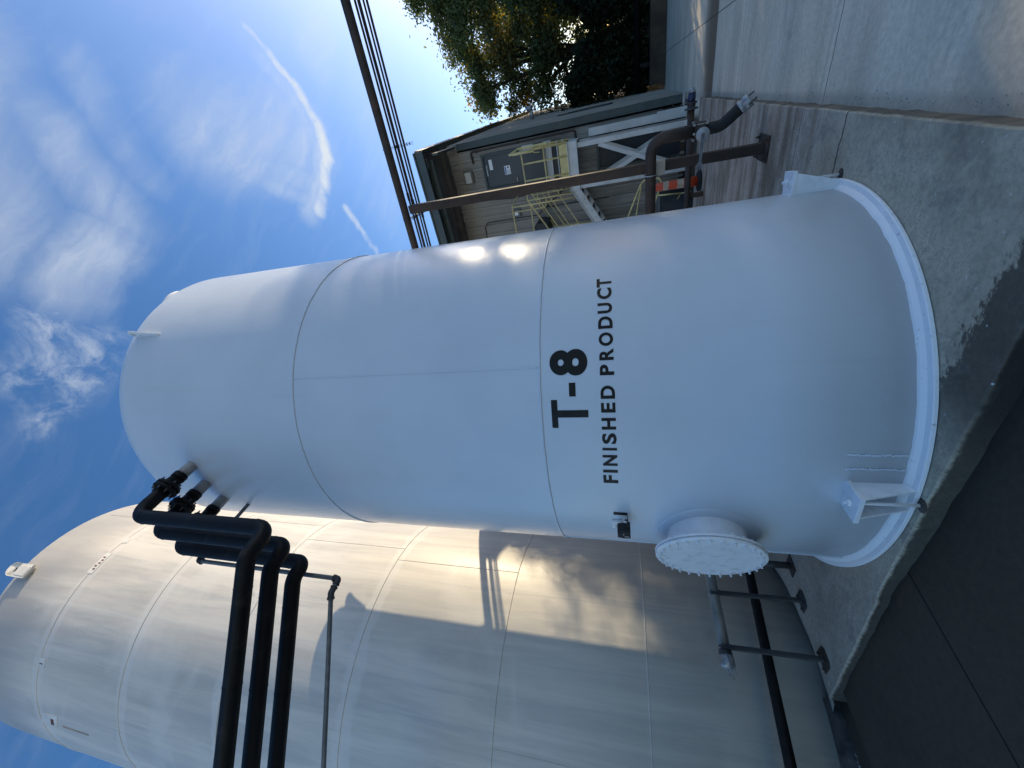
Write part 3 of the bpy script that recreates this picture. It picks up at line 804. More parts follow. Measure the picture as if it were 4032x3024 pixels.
m.lathe([(.028, 0), (.028, .05), (.04, .055), (.04, .075)], (ex_-.02, ty-.09, .945), 14, (0, -1, 0)); m.build('body', M_RUST, s)
m = MB()
for k in range(6):
    th = 2*math.pi*(k+.3)/6; m.lathe([(.0, .86), (.016, .86), (.016, .88), (.008, .88), (.008, 1.01), (.016, 1.01), (.016, 1.03), (0, 1.03)], (ex_+.095*math.cos(th), ty+.095*math.sin(th), 0), 6, smooth=False)
m.build('stud', M_GALV, s)
m = MB(); m.lathe([(.0, 0), (.078, 0), (.078, .006), (0, .006)], (ex_-.03, ty-.17, .93), 26, (0, -1, 0))
pl = m.build('notch_plate', M_NOZGREY, s)
m = MB(); m.bar((ex_-.03, ty-.185, .93), (ex_-.34, ty-.20, .945), .032, .012, (0, 1, 0)); m.bar((ex_-.33, ty-.20, .945), (ex_-.41, ty-.19, .96), .06, .008, (0, 1, 0)); m.lathe([(.0, 0), (.02, 0), (.02, .02), (0, .02)], (ex_-.03, ty-.176, .93), 6, (0, -1, 0)); m.build('lever', M_GREYLINE, s)
s = thing('hose', (ex_, ty, .85), 'short black rubber hose hanging under the valve with a silver coupling', 'hose')
m = MB(); m.lathe([(.05, 0), (.10, 0), (.10, .018), (.06, .018)], (ex_, ty, .885), 24); m.build('flange', M_RUST, s)
path = fillet([(ex_, ty, .89), (ex_+.005, ty, .70), (ex_+.17, ty-.06, .50)], .16, 8)
m = MB(); m.sweep(path, .068, 20); m.build('hose', M_RUBBER, s)
e = V((ex_+.165, ty-.058, .506)); d = (V((ex_+.17, ty-.06, .50))-V((ex_+.005, ty, .70))).normalized()
cpl = MB().lathe([(.0, 0), (.075, 0), (.078, .01), (.078, .035), (.066, .038), (.066, .055), (.080, .06), (.080, .12), (.05, .125), (.0, .125)], e-d*.02, 22, d).build('coupling', M_GALV, s)
x_, y_, _ = frame_from(d)
m = MB()
for k in (x_, -x_): m.bar(e+d*.07+k*.085, e+d*.16+k*.078, .018, .01)
m.build('cam_arm', M_STEELDK, cpl)

# ------------------------------------------------------------------ low pipe with blue valve along the far edge of the pad
s = thing('floor_pipe', (-1.2, 10.0, .45), 'rusty brown horizontal pipe low along the far edge of the pad', 'pipe')
m = MB(); m.tube([(-6, 10.0, .42), (-.58, 10.0, .475)], .064, segs=18); m.build('pipe', M_RUST, s)
for x in (-2.2, -4.6):
    m = MB(); m.bar((x, 10.0, PAD), (x, 10.0, .38), .09, .09); m.build('support', M_RUST, s)
s = thing('gate_valve', (-.47, 10.0, .48), 'dark blue valve with bolted flanges on the low brown pipe end', 'valve')
m = MB(); m.lathe([(.0, 0), (.125, 0), (.125, .028), (.075, .03), (.075, .09), (.10, .10), (.10, .13), (.0, .13)], (-.59, 10, .475), 22, (1, 0, 0)); m.build('flange', M_STEELDK, s)
m = MB(); m.lathe([(.0, 0), (.066, 0), (.074, .05), (.066, .15), (0, .15)], (-.46, 10, .478), 18, (1, 0, 0)); m.lathe([(.03, 0), (.03, .16)], (-.42, 10, .47), 12); m.build('body', M_BLUE, s)
m = MB(); m.lathe([(.0, 0), (.075, 0), (.075, .03), (.05, .035), (.05, .08), (.0, .08)], (-.31, 10, .48), 20, (1, 0, 0)); m.build('coupling', M_GALV, s)
m = MB(); m.lathe([(.0, 0), (.022, 0), (.022, .16), (.012, .18), (.012, .24), (0, .24)], (-.50, 9.98, .62), 12, (1, 0, .03)); m.build('gauge_tube', M_NOZGREY, s)
# traffic cone / channelizer
s = thing('traffic_cone', (-2.0, 10.42, PAD), 'tall orange traffic channelizer with pale bands and black rubber foot', 'traffic cone')
c = (-2.0, 10.42, 0)
m = MB(); m.lathe([(.0, PAD), (.21, PAD), (.22, PAD+.02), (.22, PAD+.055), (.20, PAD+.07), (.10, PAD+.075), (0, PAD+.075)], c, 28); m.build('foot', M_RUBBER, s)
m = MB(); m.lathe([(.105, PAD+.07), (.100, PAD+.30), (.092, PAD+.6), (.085, PAD+.95), (.06, PAD+1.0), (.03, PAD+1.02), (.03, PAD+1.09), (0, PAD+1.10)], c, 28); b_ = m.build('body', M_ORANGE, s)
for z0, z1 in ((.36, .50), (.68, .80)):
    r0 = .100-(z0-.3)*.022; r1 = .100-(z1-.3)*.022
    MB().lathe([(r0+.002, PAD+z0), (r1+.002, PAD+z1)], c, 28, cap=False).build('reflective_band', M_BAND, b_)

# ------------------------------------------------------------------ building
BX0, BX1, BY0, BY1, BZ = -15.0, -.46, 14.11, 33.0, 7.34
bld = thing('building', (-5, BY0, 0), 'two-storey ribbed metal building with dark green trim behind the access platform', 'building')
def ribbed(a, b, z0, z1, nrm, holes=(), pitch=.305):
    a, b, nrm = V(a), V(b), V(nrm); L = (b-a).length; d = (b-a).normalized(); m = MB()
    xs = []; x = 0
    while x < L:
        for dx, h in ((0, 0), (.13, 0), (.15, .045), (.205, .045), (.225, 0)):
            if x+dx < L: xs.append((x+dx, h))
        for dx in (.045, .055, .085, .095): xs.append((x+dx, .012 if dx in (.055, .085) else 0))
        x += pitch
    for hx0, hx1, _, _ in holes: xs += [(hx0, None), (hx1, None)]
    xs.append((L, 0)); xs.sort(key=lambda q: q[0])
    pr = []
    for i, (x, h) in enumerate(xs):
        if h is None: h = 0
        pr.append((x, h))
    zs = sorted(set([z0, z1]+[h[2] for h in holes]+[h[3] for h in holes]))
    g = [[m.bm.verts.new(a+d*x+nrm*h+V((0, 0, z))) for z in zs] for x, h in pr]
    for i in range(len(pr)-1):
        for j in range(len(zs)-1):
            xm = (pr[i][0]+pr[i+1][0])/2; zm = (zs[j]+zs[j+1])/2
            if any(h[0] < xm < h[1] and h[2] < zm < h[3] for h in holes): continue
            if pr[i+1][0]-pr[i][0] < 1e-5: continue
            m.bm.faces.new((g[i][j], g[i+1][j], g[i+1][j+1], g[i][j+1]))
    return m
# door openings (measured from the right corner towards the left wall end)
UD = (-1.93, -.86, 4.12, 6.24); LD = (-1.92, -.90, .12, 2.52)
hl = [(BX1-h[1], BX1-h[0], h[2], h[3]) for h in (UD, LD)]
ribbed((BX1, BY0, 0), (BX0, BY0, 0), 0.0, BZ, (0, -1, 0), hl).build('front_wall', M_SIDING, bld)
ribbed((BX1+.36, BY1, 0), (BX1, BY0, 0), 0.0, BZ, (1, 0, 0)).build('side_wall', M_SIDING, bld)
MB().box2((BX0, BY0+.25, 0), (BX1-.05, BY1, BZ-.01)).build('core', M_SOFFIT, bld)
m = MB(); m.box2((BX1-.20, BY0-.045, .12), (BX1+.05, BY0+.0, BZ-.35)); m.box2((BX1+.03, BY0+.003, .12), (BX1+.05, BY0+.2, BZ-.35)); m.build('corner_trim', M_GREEN, bld)
MB().box2((BX0, BY0-.02, .0), (BX1-.20, BY0+.03, .12)).build('plinth', M_BANK, bld)
roof = MB().prism([(BX0, 12.16, 7.56), (-.30, 12.16, 7.56), (.10, BY1+.4, 7.56), (BX0, BY1+.4, 7.56)], (0, 0, .04)).build('roof', M_ROOF, bld)
m = MB(); m.box2((BX0, 12.10, 7.335), (-.34, 12.155, 7.60)); m.box2((BX0, 12.06, 7.58), (-.34, 12.10, 7.625)); m.build('fascia', M_GREEN, bld)
MB().prism([(-.37, 12.17, 7.38), (-.31, 12.17, 7.38), (.09, BY1+.4, 7.38), (.03, BY1+.4, 7.38)], (0, 0, .175)).build('rake_trim', M_GREEN, bld)
MB().box2((-.52, 12.5, 7.02), (-.46, BY0-.05, 7.22)).build('rake_beam', M_GREEN, bld)
m = MB(); m.box2((BX0, 12.45, 7.23), (-.62, 12.60, 7.36)); m.box2((BX0, 12.33, 7.36), (-.55, 12.50, 7.40)); m.box2((-.80, 12.2, 7.30), (-.55, 12.44, 7.50)); m.build('eave_purlin', M_GREEN, bld)
m = MB(); m.box2((BX0, 12.16, 7.47), (-.40, BY0-.4, 7.555)); m.box2((BX0, BY0-.4, 7.345), (-.52, BY0-.03, 7.47)); m.build('soffit', M_SOFFIT, bld)
def door(x0, x1, z0, z1, mt, name='door'):
    fr = MB(); fr.box2((x0, BY0-.045, z0), (x0+.06, BY0+.07, z1)); fr.box2((x1-.06, BY0-.045, z0), (x1, BY0+.07, z1)); fr.box2((x0+.06, BY0-.045, z1-.07), (x1-.06, BY0+.07, z1))
    f = fr.build('door_frame', M_GREEN, bld)
    d = MB().box2((x0+.063, BY0+.02, z0), (x1-.063, BY0+.065, z1-.073)).build(name, mt, bld, bevel=.004)
    return d
d = door(*UD, M_DOOR)
MB().box2((-1.34, BY0+.012, 5.90), (-1.04, BY0+.019, 6.01)).build('door_tag', M_SHEET, d)
m = MB(); m.box2((-1.50, BY0-.01, 6.09), (-1.22, BY0+.018, 6.13)); m.box2((-1.24, BY0-.02, 6.075), (-1.18, BY0+.018, 6.105)); m.build('door_closer', M_GALV, d)
sg = MB().box2((-1.56, BY0+.012, 5.32), (-1.30, BY0+.018, 5.52)).build('door_sign', M_SHEET, d)
m = MB(); m.box2((-1.545, BY0+.009, 5.46), (-1.32, BY0+.0115, 5.505))
for k in range(3): m.box2((-1.545, BY0+.009, 5.345+k*.035), (-1.42, BY0+.0115, 5.355+k*.035))
m.build('sign_print', M_BLUEINK, sg)
MB().lathe([(.028, 0), (.028, .003)], (-1.35, BY0+.012, 5.39), 14, (0, -1, 0)).build('sign_symbol', M_RUBBER, sg)
m = MB(); m.lathe([(.0, 0), (.03, 0), (.03, .02), (.012, .025), (.012, .06), (0, .06)], (-1.80, BY0+.02, 5.12), 12, (0, -1, 0)); m.box2((-1.80, BY0-.05, 5.11), (-1.68, BY0-.03, 5.135)); m.build('door_handle', M_GALV, d)
d = door(*LD, M_DOORDK)
m = MB(); m.box2((-1.80, BY0-.05, 1.06), (-1.68, BY0-.03, 1.085)); m.lathe([(.0, 0), (.03, 0), (.03, .07), (0, .07)], (-1.80, BY0+.02, 1.07), 12, (0, -1, 0)); m.build('door_handle', M_GALV, d)
# wall lamp
m = MB(); m.prism([(-1.63, BY0-.03, 6.60), (-1.21, BY0-.03, 6.60), (-1.21, BY0-.03, 6.92), (-1.63, BY0-.03, 6.92)], (0, -.10, 0)); l = m.build('wall_lamp', M_SOFFIT, bld, bevel=.012)
MB().box2((-1.59, BY0-.142, 6.67), (-1.27, BY0-.131, 6.88)).build('lamp_lens', M_LENS, l)
# pipework and boxes on the facade
m = MB(); m.tube([(-1.05, BY0-.10, 6.50), (-.72, BY0-.10, 6.52), (-.72, BY0-.10, 3.12), (-.95, BY0-.10, 3.10)], .030, .06, 12)
for z in (6.3, 4.9): m.lathe([(.03, -.05), (.042, -.045), (.042, .045), (.03, .05)], (-.72, BY0-.10, z), 12, cap=False)
m.build('service_pipe', M_RUST, bld)
m = MB(); m.tube([(-2.20, BY0-.06, 6.35), (-2.28, BY0-.06, 5.4), (-2.22, BY0-.06, 4.6)], .028, .3, 10); m.tube([(-2.25, BY0-.05, 3.6), (-2.95, BY0-.05, 4.6), (-2.95, BY0-.05, 6.45), (-3.10, BY0-.05, 6.6), (-3.6, BY0-.05, 6.6)], .016, .08, 8)
m.tube([(-2.75, BY0-.05, 5.2), (-2.75, BY0-.05, 2.2)], .014, segs=8); m.build('conduit', M_STEELDK, bld)
bx_ = MB().box2((-2.90, BY0-.13, 5.20), (-2.66, BY0-.03, 5.44)).build('junction_box', M_GREYLINE, bld, bevel=.006)
MB().box2((-2.84, BY0-.136, 5.28), (-2.74, BY0-.131, 5.40)).build('box_label', M_SHEET, bx_)
m = MB(); m.prism([(-3.55, BY0-.9, 4.18), (-3.05, BY0-.9, 4.18), (-3.05, BY0-.9, 4.55), (-3.18, BY0-.9, 4.68), (-3.55, BY0-.9, 4.68)], (0, .85, 0)); m.build('air_unit', M_DOORDK, bld, bevel=.01)
m = MB(); m.box2((-.80, BY0-.045, .18), (-.62, BY0-.032, .62)); m.tube([(-.70, BY0-.05, .35), (-.70, BY0-.18, .35), (-.62, BY0-.18, .38)], .02, .03, 8); m.build('hose_tap', M_RUST, bld)
m = MB(); m.tube([(BX1+.1, 20.0, 5.35), (BX1+.55, 20.0, 5.38)], .07, segs=14); m.lathe([(.07, 0), (.11, .05), (.11, .2), (.05, .26), (0, .26)], (BX1+.55, 20.0, 5.32), 14); m.build('exhaust_pipe', M_GALV, bld)
m = MB(); m.box2((BX1+.24, 27.0, 5.0), (BX1+.6, 27.4, 5.25)); m.build('side_lamp', M_LENS, bld)
for y0, y1, z0, z1 in ((17.5, 18.4, 2.0, 4.0), (23, 24.2, 2.5, 6.0)):
    MB().box2((BX1+.03+(y0-BY0)*.019, y0, z0), (BX1+.06+(y1-BY0)*.019, y1, z1)).build('side_louvre', M_DOORDK, bld)

# ------------------------------------------------------------------ access platform with stairs
FY = 13.05
pf = thing('access_platform', (-1.6, FY, 0), 'white steel access platform with cross-braced legs, yellow railings and stairs', 'platform')
PXL, PXR, PZ0, PZ1 = -2.23, -.93, 3.02, 3.31
m = MB(); m.box2((PXL, FY, PZ0), (PXR, FY+.02, PZ1)); m.box2((PXL, FY-.06, PZ1-.02), (PXR, FY, PZ1)); m.box2((PXL, FY-.06, PZ0), (PXR, FY, PZ0+.02)); m.build('front_beam', M_PLAT, pf)
for x in (PXL, PXR-.02):
    m = MB(); m.box2((x, FY+.023, PZ0), (x+.02, BY0-.06, PZ1)); m.build('side_beam', M_PLAT, pf)
m = MB()
for k in range(26): m.box2((PXL+.03+k*.048, FY+.03, PZ1-.03), (PXL+.036+k*.048, BY0-.06, PZ1+.005))
for k in range(8): m.box2((PXL+.023, FY+.04+k*.13, PZ1-.02), (PXR-.023, FY+.046+k*.13, PZ1+.002))
m.build('grating', M_GALV, pf)
for x in (-1.05, -2.13):
    for y in (FY+.08, BY0-.16):
        m = MB(); m.bar((x, y, 0.02), (x, y, PZ0-.002), .125, .125); m.box((x, y, .01), (.24, .24, .02)); m.build('leg', M_PLAT, pf, bevel=.006)
for y in (FY+.06, BY0-.14):
    for (x0, z0, x1, z1) in ((-1.12, 2.42, -2.06, .30), (-2.06, 2.42, -1.12, .30)):
        yy = y if x0 > -1.5 else y+.055
        MB().bar((x0, yy, z0), (x1, yy, z1), .11, .05, (0, 1, 0)).build('brace', M_PLAT, pf, bevel=.004)
m = MB(); m.prism([(-1.13, FY+.09, .16), (-1.13, FY+.09, .52), (-1.30, FY+.09, .52)], (0, .012, 0)); m.prism([(-2.05, FY+.09, 2.2), (-2.05, FY+.09, 2.62), (-1.85, FY+.09, 2.6)], (0, .012, 0)); m.build('gusset', M_PLAT, pf)
# pale cabinet column to the right of the legs
m = MB(); m.box2((-.93, FY+.55, .05), (-.74, FY+.80, 2.7)); m.box2((-.93, FY+.5, .05), (-.70, FY+.85, .8)); m.build('side_channel', M_PLAT, pf, bevel=.006)
m = MB(); m.box2((-2.30, BY0-.16, 3.88), (-.84, BY0-.06, 4.11)); m.box2((-2.30, BY0-.30, 4.09), (-.84, BY0-.163, 4.115)); m.build('sill_beam', M_PLAT, pf, bevel=.004)
for z in (3.50, 3.68):
    MB().box2((-2.25, BY0-.20, z), (-.88, BY0-.10, z+.035)).build('step_nosing', M_PLAT, pf)
MB().box2((-2.25, BY0-.095, 3.34), (-.88, BY0-.062, 3.86)).build('sill_shade', M_DOORDK, pf)  # dark sheet standing in for the shadow under the sill
# railings
ZT_, ZM_ = 4.67, 4.0
m = MB(); m.tube([(PXR, FY+.02, PZ1), (PXR, FY+.02, ZT_), (PXL+.17, FY+.02, ZT_), (PXL+.17, FY+.02, PZ1)], .024, .09, 12)
m.tube([(PXR, FY+.02, ZM_), (PXL+.17, FY+.02, ZM_)], .021, segs=10); m.tube([(-1.26, FY+.02, PZ1), (-1.26, FY+.02, ZT_)], .024, segs=12); m.tube([(-1.72, FY+.02, PZ1), (-1.72, FY+.02, ZT_)], .024, segs=12)
m.build('railing', M_YEL, pf)
MB().box2((PXL+.2, FY+.024, PZ1), (PXR-.03, FY+.034, PZ1+.24)).build('toe_board', M_YEL, pf)
m = MB(); m.tube([(PXR+.02, FY+.06, PZ1), (PXR+.02, FY+.06, ZT_+.05), (PXR+.02, BY0-.15, ZT_+.05), (PXR+.02, BY0-.15, PZ1)], .024, .1, 12); m.tube([(PXR+.02, FY+.06, ZM_), (PXR+.02, BY0-.15, ZM_)], .021, segs=10); m.build('railing', M_YEL, pf)
g = MB(); g.tube([(PXR+.02, FY-.55, 4.90), (PXR+.02, FY-.55, 4.40), (PXR+.07, FY-.2, 3.85), (PXR+.10, FY-.05, 3.85), (PXR+.10, FY-.1, 4.72), (PXR+.02, FY-.55, 4.90)], .026, .05, 12)
g.bar((PXR-.02, FY-.04, 4.28), (PXR-.02, FY-.04, 4.92), .07, .045); g.tube([(PXR-.02, FY-.04, 4.30), (PXR-.07, FY-.04, 4.28), (PXR-.09, FY-.04, 4.10)], .012, .02, 8); g.build('safety_gate', M_YEL, pf)
MB().box2((PXR-.03, FY-.015, 4.28), (PXR+.15, FY-.007, 4.62)).build('gate_panel', M_PLAT, pf)
MB().lathe([(.0, -.05), (.04, -.02), (.045, .02), (0, .05)], (-1.98, FY, 4.62), 14).build('bulb', M_SHEET, pf)
# upper landing rail beyond the stair head
m = MB(); m.tube([(-2.10, FY+.9, 5.05), (-2.28, FY+.5, 5.20), (-2.36, FY, 5.22), (-4.2, FY, 5.22)], .022, .08, 10); m.tube([(-2.38, FY, 4.62), (-4.2, FY, 4.62)], .020, segs=10)
for x in (-2.40, -3.9): m.tube([(x, FY, 3.2), (x, FY, 5.22)], .022, segs=10)
m.tube([(-2.55, FY+.03, 5.2), (-2.55, FY+.03, 4.15), (-2.3, FY+.03, 4.1)], .02, .06, 10)
m.build('landing_rail', M_YEL, pf)
# stairs running down to the left behind the white tank
dx = -.92; dz = -.55; n = 12
def st(x, off): return (x, off+(x+2.28)*(.52/.91))
for y in (FY, BY0-.2):
    a = V((-2.24, y, 0)); m = MB()
    x1 = -5.6
    p = [(-2.24, y, 3.27), (-2.24, y, 2.99), (x1, y, st(x1, 2.96)[1]), (x1, y, st(x1, 3.27)[1])]
    m.prism(p, (0, .02, 0)); m.prism([(q[0], y-.05, q[2]) for q in (p[0], (p[0][0], 0, p[0][2]-.02), (p[3][0], 0, p[3][2]-.02), p[3])], (0, .05, 0)); o = m.build('stringer', M_PLAT, pf)
    m = MB()
    for k in range(7):
        x = -2.5-k*.36; m.lathe([(0, .008), (.013, .008), (.013, 0)], (x, y, st(x, 3.05)[1]), 6, (0, -1, 0), smooth=False)
    m.build('stringer_bolt', M_STEELDK, o)
for k in range(12):
    x = -2.42-k*.27; z = st(x, 3.10)[1]
    m = MB(); m.box2((x-.13, FY+.03, z-.02), (x+.13, BY0-.21, z+.015)); m.box2((x+.115, FY+.03, z-.05), (x+.13, BY0-.21, z-.02)); m.build('tread', M_STEELDK, pf)
for y, nm in ((FY, 0), (BY0-.2, 1)):
    m = MB()
    for off, r in ((4.69, .023), (4.36, .018)) if nm == 0 else ((4.69, .023), (4.36, .018)):
        x1 = -5.6
        m.tube([(-2.10, y, off-.02), (-2.24, y, off), (x1, y, st(x1, off)[1])], r, .08, 10)
    for off in (3.98, 3.68):
        if nm == 0: m.tube([(-2.08, y, off+.03), (-2.26, y, off), (-4.6, y, st(-4.6, off)[1])], .016, .08, 10)
    for x in (-2.27, -3.4, -4.6): m.tube([(x, y, st(x, 3.2)[1]), (x, y, st(x, 4.68)[1])], .021, segs=10)
    m.build('handrail', M_YEL, pf)
# lower guard rail of a floor stair
s = thing('stair_rail', (-2.8, FY-.6, 0), 'small yellow tube railing beside the orange channelizer under the platform', 'railing')
yy = FY-.75; kx = yy/FY
P = lambda x, z: (x*kx, yy, 1.96+(z-1.96)*kx)
m = MB(); m.tube([P(-3.3, 1.70), P(-2.38, 1.30), P(-2.26, 1.20), P(-2.26, .78), P(-2.40, .70), P(-3.3, 1.02)], .022, .06, 10)
m.tube([P(-2.38, 1.27), P(-3.4, 1.45)], .018, segs=8); m.tube([P(-2.72, .88), P(-2.77, .17)], .022, segs=10); m.tube([P(-2.45, .95), P(-2.45, .72)], .018, segs=8)
m.tube([P(-3.4, .55), P(-2.77, .17)], .014, segs=8); m.tube([P(-2.77, .17), P(-2.77, -.10)], .022, segs=8)
m.build('rail', M_YEL, s)
# far left of the facade base: dark equipment cabinet
s = thing('cabinet', (-3.2, 13.2, 0), 'dark low equipment cabinet at the foot of the ribbed wall beside the yellow rail', 'cabinet')
m = MB(); m.box2((-4.4, 11.6, .03), (-2.75, 13.6, .75)); m.build('case', M_DOORDK, s, bevel=.01)
m = MB(); m.box2((-4.45, 12.95, .752), (-2.7, 13.65, .79)); m.build('lid', M_GREYLINE, s)

# ------------------------------------------------------------------ far bank, pipe rail
s = MB().box2((-.1, 19.9, -.3), (40, 20.4, .57)); w = s.build('retaining_wall', M_BANK, None, bevel=.01, off=(0, 0, 0)); tag(w, 'low dark brown retaining wall at the far side of the yard under the trees', 'wall')
s = thing('guard_pipe', (5, 20.0, 1.0), 'black horizontal guard pipe above the brown retaining wall', 'pipe rail')
m = MB(); m.tube([(-.05, 20.1, 1.03), (40, 20.1, 1.03)], .11, segs=16); m.build('rail', M_BLACK, s)
for x in (.6, 5, 10, 15, 20, 26, 32):
    MB().box2((x-.06, 20.05, .57), (x+.06, 20.17, .95)).build('post', M_BLACK, s)
m = MB(); m.bm.free(); m.bm = bmesh.new()
xs = np.linspace(-.1, 42, 40); ys = np.linspace(20.4, 40, 16)
g = [[m.bm.verts.new((x, y, .5+(y-20.4)*.06+mnoise.noise(V((x*.5, y*.5, 0)))*.2)) for y in ys] for x in xs]
for i in range(39):
    for j in range(15): m.bm.faces.new((g[i][j], g[i+1][j], g[i+1][j+1], g[i][j+1]))
tag(m.build('bank', M_BANK), kind='structure')

# ------------------------------------------------------------------ trees
def leaf_mesh(name, P, N, size, mt, parent):
    n = len(P)
    a = rng.normal(size=(n, 3)); a /= np.linalg.norm(a, axis=1)[:, None]
    nn = N+rng.normal(size=(n, 3))*.7; nn /= np.linalg.norm(nn, axis=1)[:, None]
    u = np.cross(nn, a); u /= np.linalg.norm(u, axis=1)[:, None]; v = np.cross(nn, u)
    sz = size*rng.uniform(.6, 1.35, n)[:, None]
    q = np.stack([P-u*sz*.5, P+v*sz*.32, P+u*sz*.6, P-v*sz*.32], 1).reshape(-1, 3)
    L = np.array(parent.location) if parent else np.zeros(3)
    me = bpy.data.meshes.new(name); me.vertices.add(4*n); me.vertices.foreach_set('co', (q-L).astype(np.float32).ravel())
    me.loops.add(4*n); me.loops.foreach_set('vertex_index', np.arange(4*n, dtype=np.int32))
    me.polygons.add(n); me.polygons.foreach_set('loop_start', np.arange(0, 4*n, 4, dtype=np.int32)); me.polygons.foreach_set('loop_total', np.full(n, 4, dtype=np.int32))
    me.update(calc_edges=True); me.materials.append(mt)
    o = link(bpy.data.objects.new(name, me)); o.parent = parent
    return o
def clump_points(blobs, per, fill=.75):
    """blobs: (centre, radii) ; leaves gather in clumps on the outer part of every blob"""
    P = []; N = []
    for c, r in blobs:
        c = np.array(c); r = np.array(r)
        k = max(6, int(16*np.mean(r)))
        d = rng.normal(size=(k, 3)); d /= np.linalg.norm(d, axis=1)[:, None]
        cl = c+d*r*rng.uniform(fill*.6, 1.0, (k, 1))
        for q, dd in zip(cl, d):
            m = int(per*rng.uniform(.5, 1.4))
            s = rng.uniform(.18, .42)*np.mean(r)**.5
            P.append(q+rng.normal(size=(m, 3))*s*np.array([1, 1, .75])); N.append(np.tile(dd*.6+np.array([0, 0, .5]), (m, 1)))
    return np.concatenate(P), np.concatenate(N)
def tree(loc, H, blobs, per, size, label, name='broadleaf_tree', mt=M_LEAF, group='trees beyond the yard', seed=1, mt2=None):
    random.seed(seed)
    t = thing(name, loc, label, 'tree', group)
    L = V(loc); m = MB()
    fork = L+V((random.uniform(-.3, .3), random.uniform(-.2, .2), H*.30))
    m.sweep([L+V((0, 0, -.3)), L+V((.05, 0, H*.1)), L+V((-.05, .05, H*.2)), fork], [H*.032, H*.026, H*.023, H*.021], 10)
    for c, r in blobs:
        e = V(c); mid = fork.lerp(e, .5)+V((random.uniform(-.4, .4), random.uniform(-.4, .4), random.uniform(-.2, .5)))
        m.sweep([fork, fork.lerp(mid, .5)+V((random.uniform(-.15, .15), 0, random.uniform(-.1, .2))), mid, mid.lerp(e, .6), e], [H*.016, H*.012, H*.009, H*.006, H*.002], 7)
        for k in range(5):
            q = e+V((random.uniform(-1, 1)*r[0], random.uniform(-1, 1)*r[1], random.uniform(-1, 1)*r[2]))*.8
            m.sweep([mid.lerp(e, random.uniform(.1, .9)), mid.lerp(q, .6)+V((0, 0, .1)), q], [H*.004, H*.0028, H*.001], 5)
    m.build('trunk', M_TRUNK, t)
    P, N = clump_points(blobs, per)
    leaf_mesh('crown', P, N, size, mt, t)
    if mt2:
        P, N = clump_points([(V(c)+V((-.25, .35, -.1)), V(r)*.8) for c, r in blobs[:4]], int(per*.35)); leaf_mesh('sunlit_leaves', P, N, size, mt2, t)  # extra leaves coloured as the sunlit part of the crown
    return t
T = lambda *b: [((x, y, z), (r, r*.9, r*s)) for x, y, z, r, s in b]
tree((2.1, 23.5, .7), 9.5, T((1.2, 23.0, 8.2, .9, .8), (2.6, 23.4, 8.7, 1.1, .8), (1.0, 24.2, 6.6, 1.0, .8), (2.9, 22.8, 6.9, 1.3, .8), (1.9, 23.6, 7.5, 1.2, .8), (.8, 23.2, 5.2, .8, .8), (3.2, 23.6, 5.2, 1.4, .8), (2.0, 22.8, 5.0, 1.0, .8), (.55, 24.0, 3.9, .8, .9), (.7, 24.6, 2.6, .8, .9)),
     165, .14, 'backlit broadleaf tree just past the building corner with sky showing through', seed=3, mt2=M_LEAFY)
tree((4.2, 22.6, .7), 10, T((3.8, 22.4, 8.8, 1.0, .7), (4.9, 22.2, 9.0, 1.1, .7), (4.2, 22.0, 7.4, 1.4, .8), (5.4, 22.4, 7.3, 1.3, .8), (3.9, 22.3, 5.6, 1.4, .8), (5.2, 22.0, 5.4, 1.4, .8), (4.4, 22.4, 4.0, 1.3, .7)),
     240, .14, 'dense dark green tree in the middle of the row beyond the yard', seed=5)
tree((5.6, 31, .9), 11.5, T((3.6, 31, 7.0, 1.9, .8), (6.0, 31, 8.6, 2.0, .8), (4.6, 30.5, 5.0, 1.9, .8), (7.4, 31, 6.2, 2.1, .8), (6.2, 30.4, 3.6, 2.1, .8), (9.0, 31, 4.6, 2.2, .8), (3.0, 31, 3.0, 1.8, .8)), 150, .2, 'farther green tree filling the gap behind the yard row', seed=12)
tree((6.4, 22.4, .7), 10.5, T((5.0, 21.9, 10.0, .65, .8), (5.7, 22.0, 9.6, .8, .8), (5.6, 22.2, 8.2, 1.2, .8), (6.9, 22.0, 7.6, 1.4, .8), (6.0, 22.0, 6.4, 1.5, .8), (6.9, 22.0, 6.0, 1.2, .8), (6.0, 22.2, 4.4, 1.4, .7)),
     220, .13, 'tall tree with drooping leafy twigs at the outer edge of the row', seed=8)
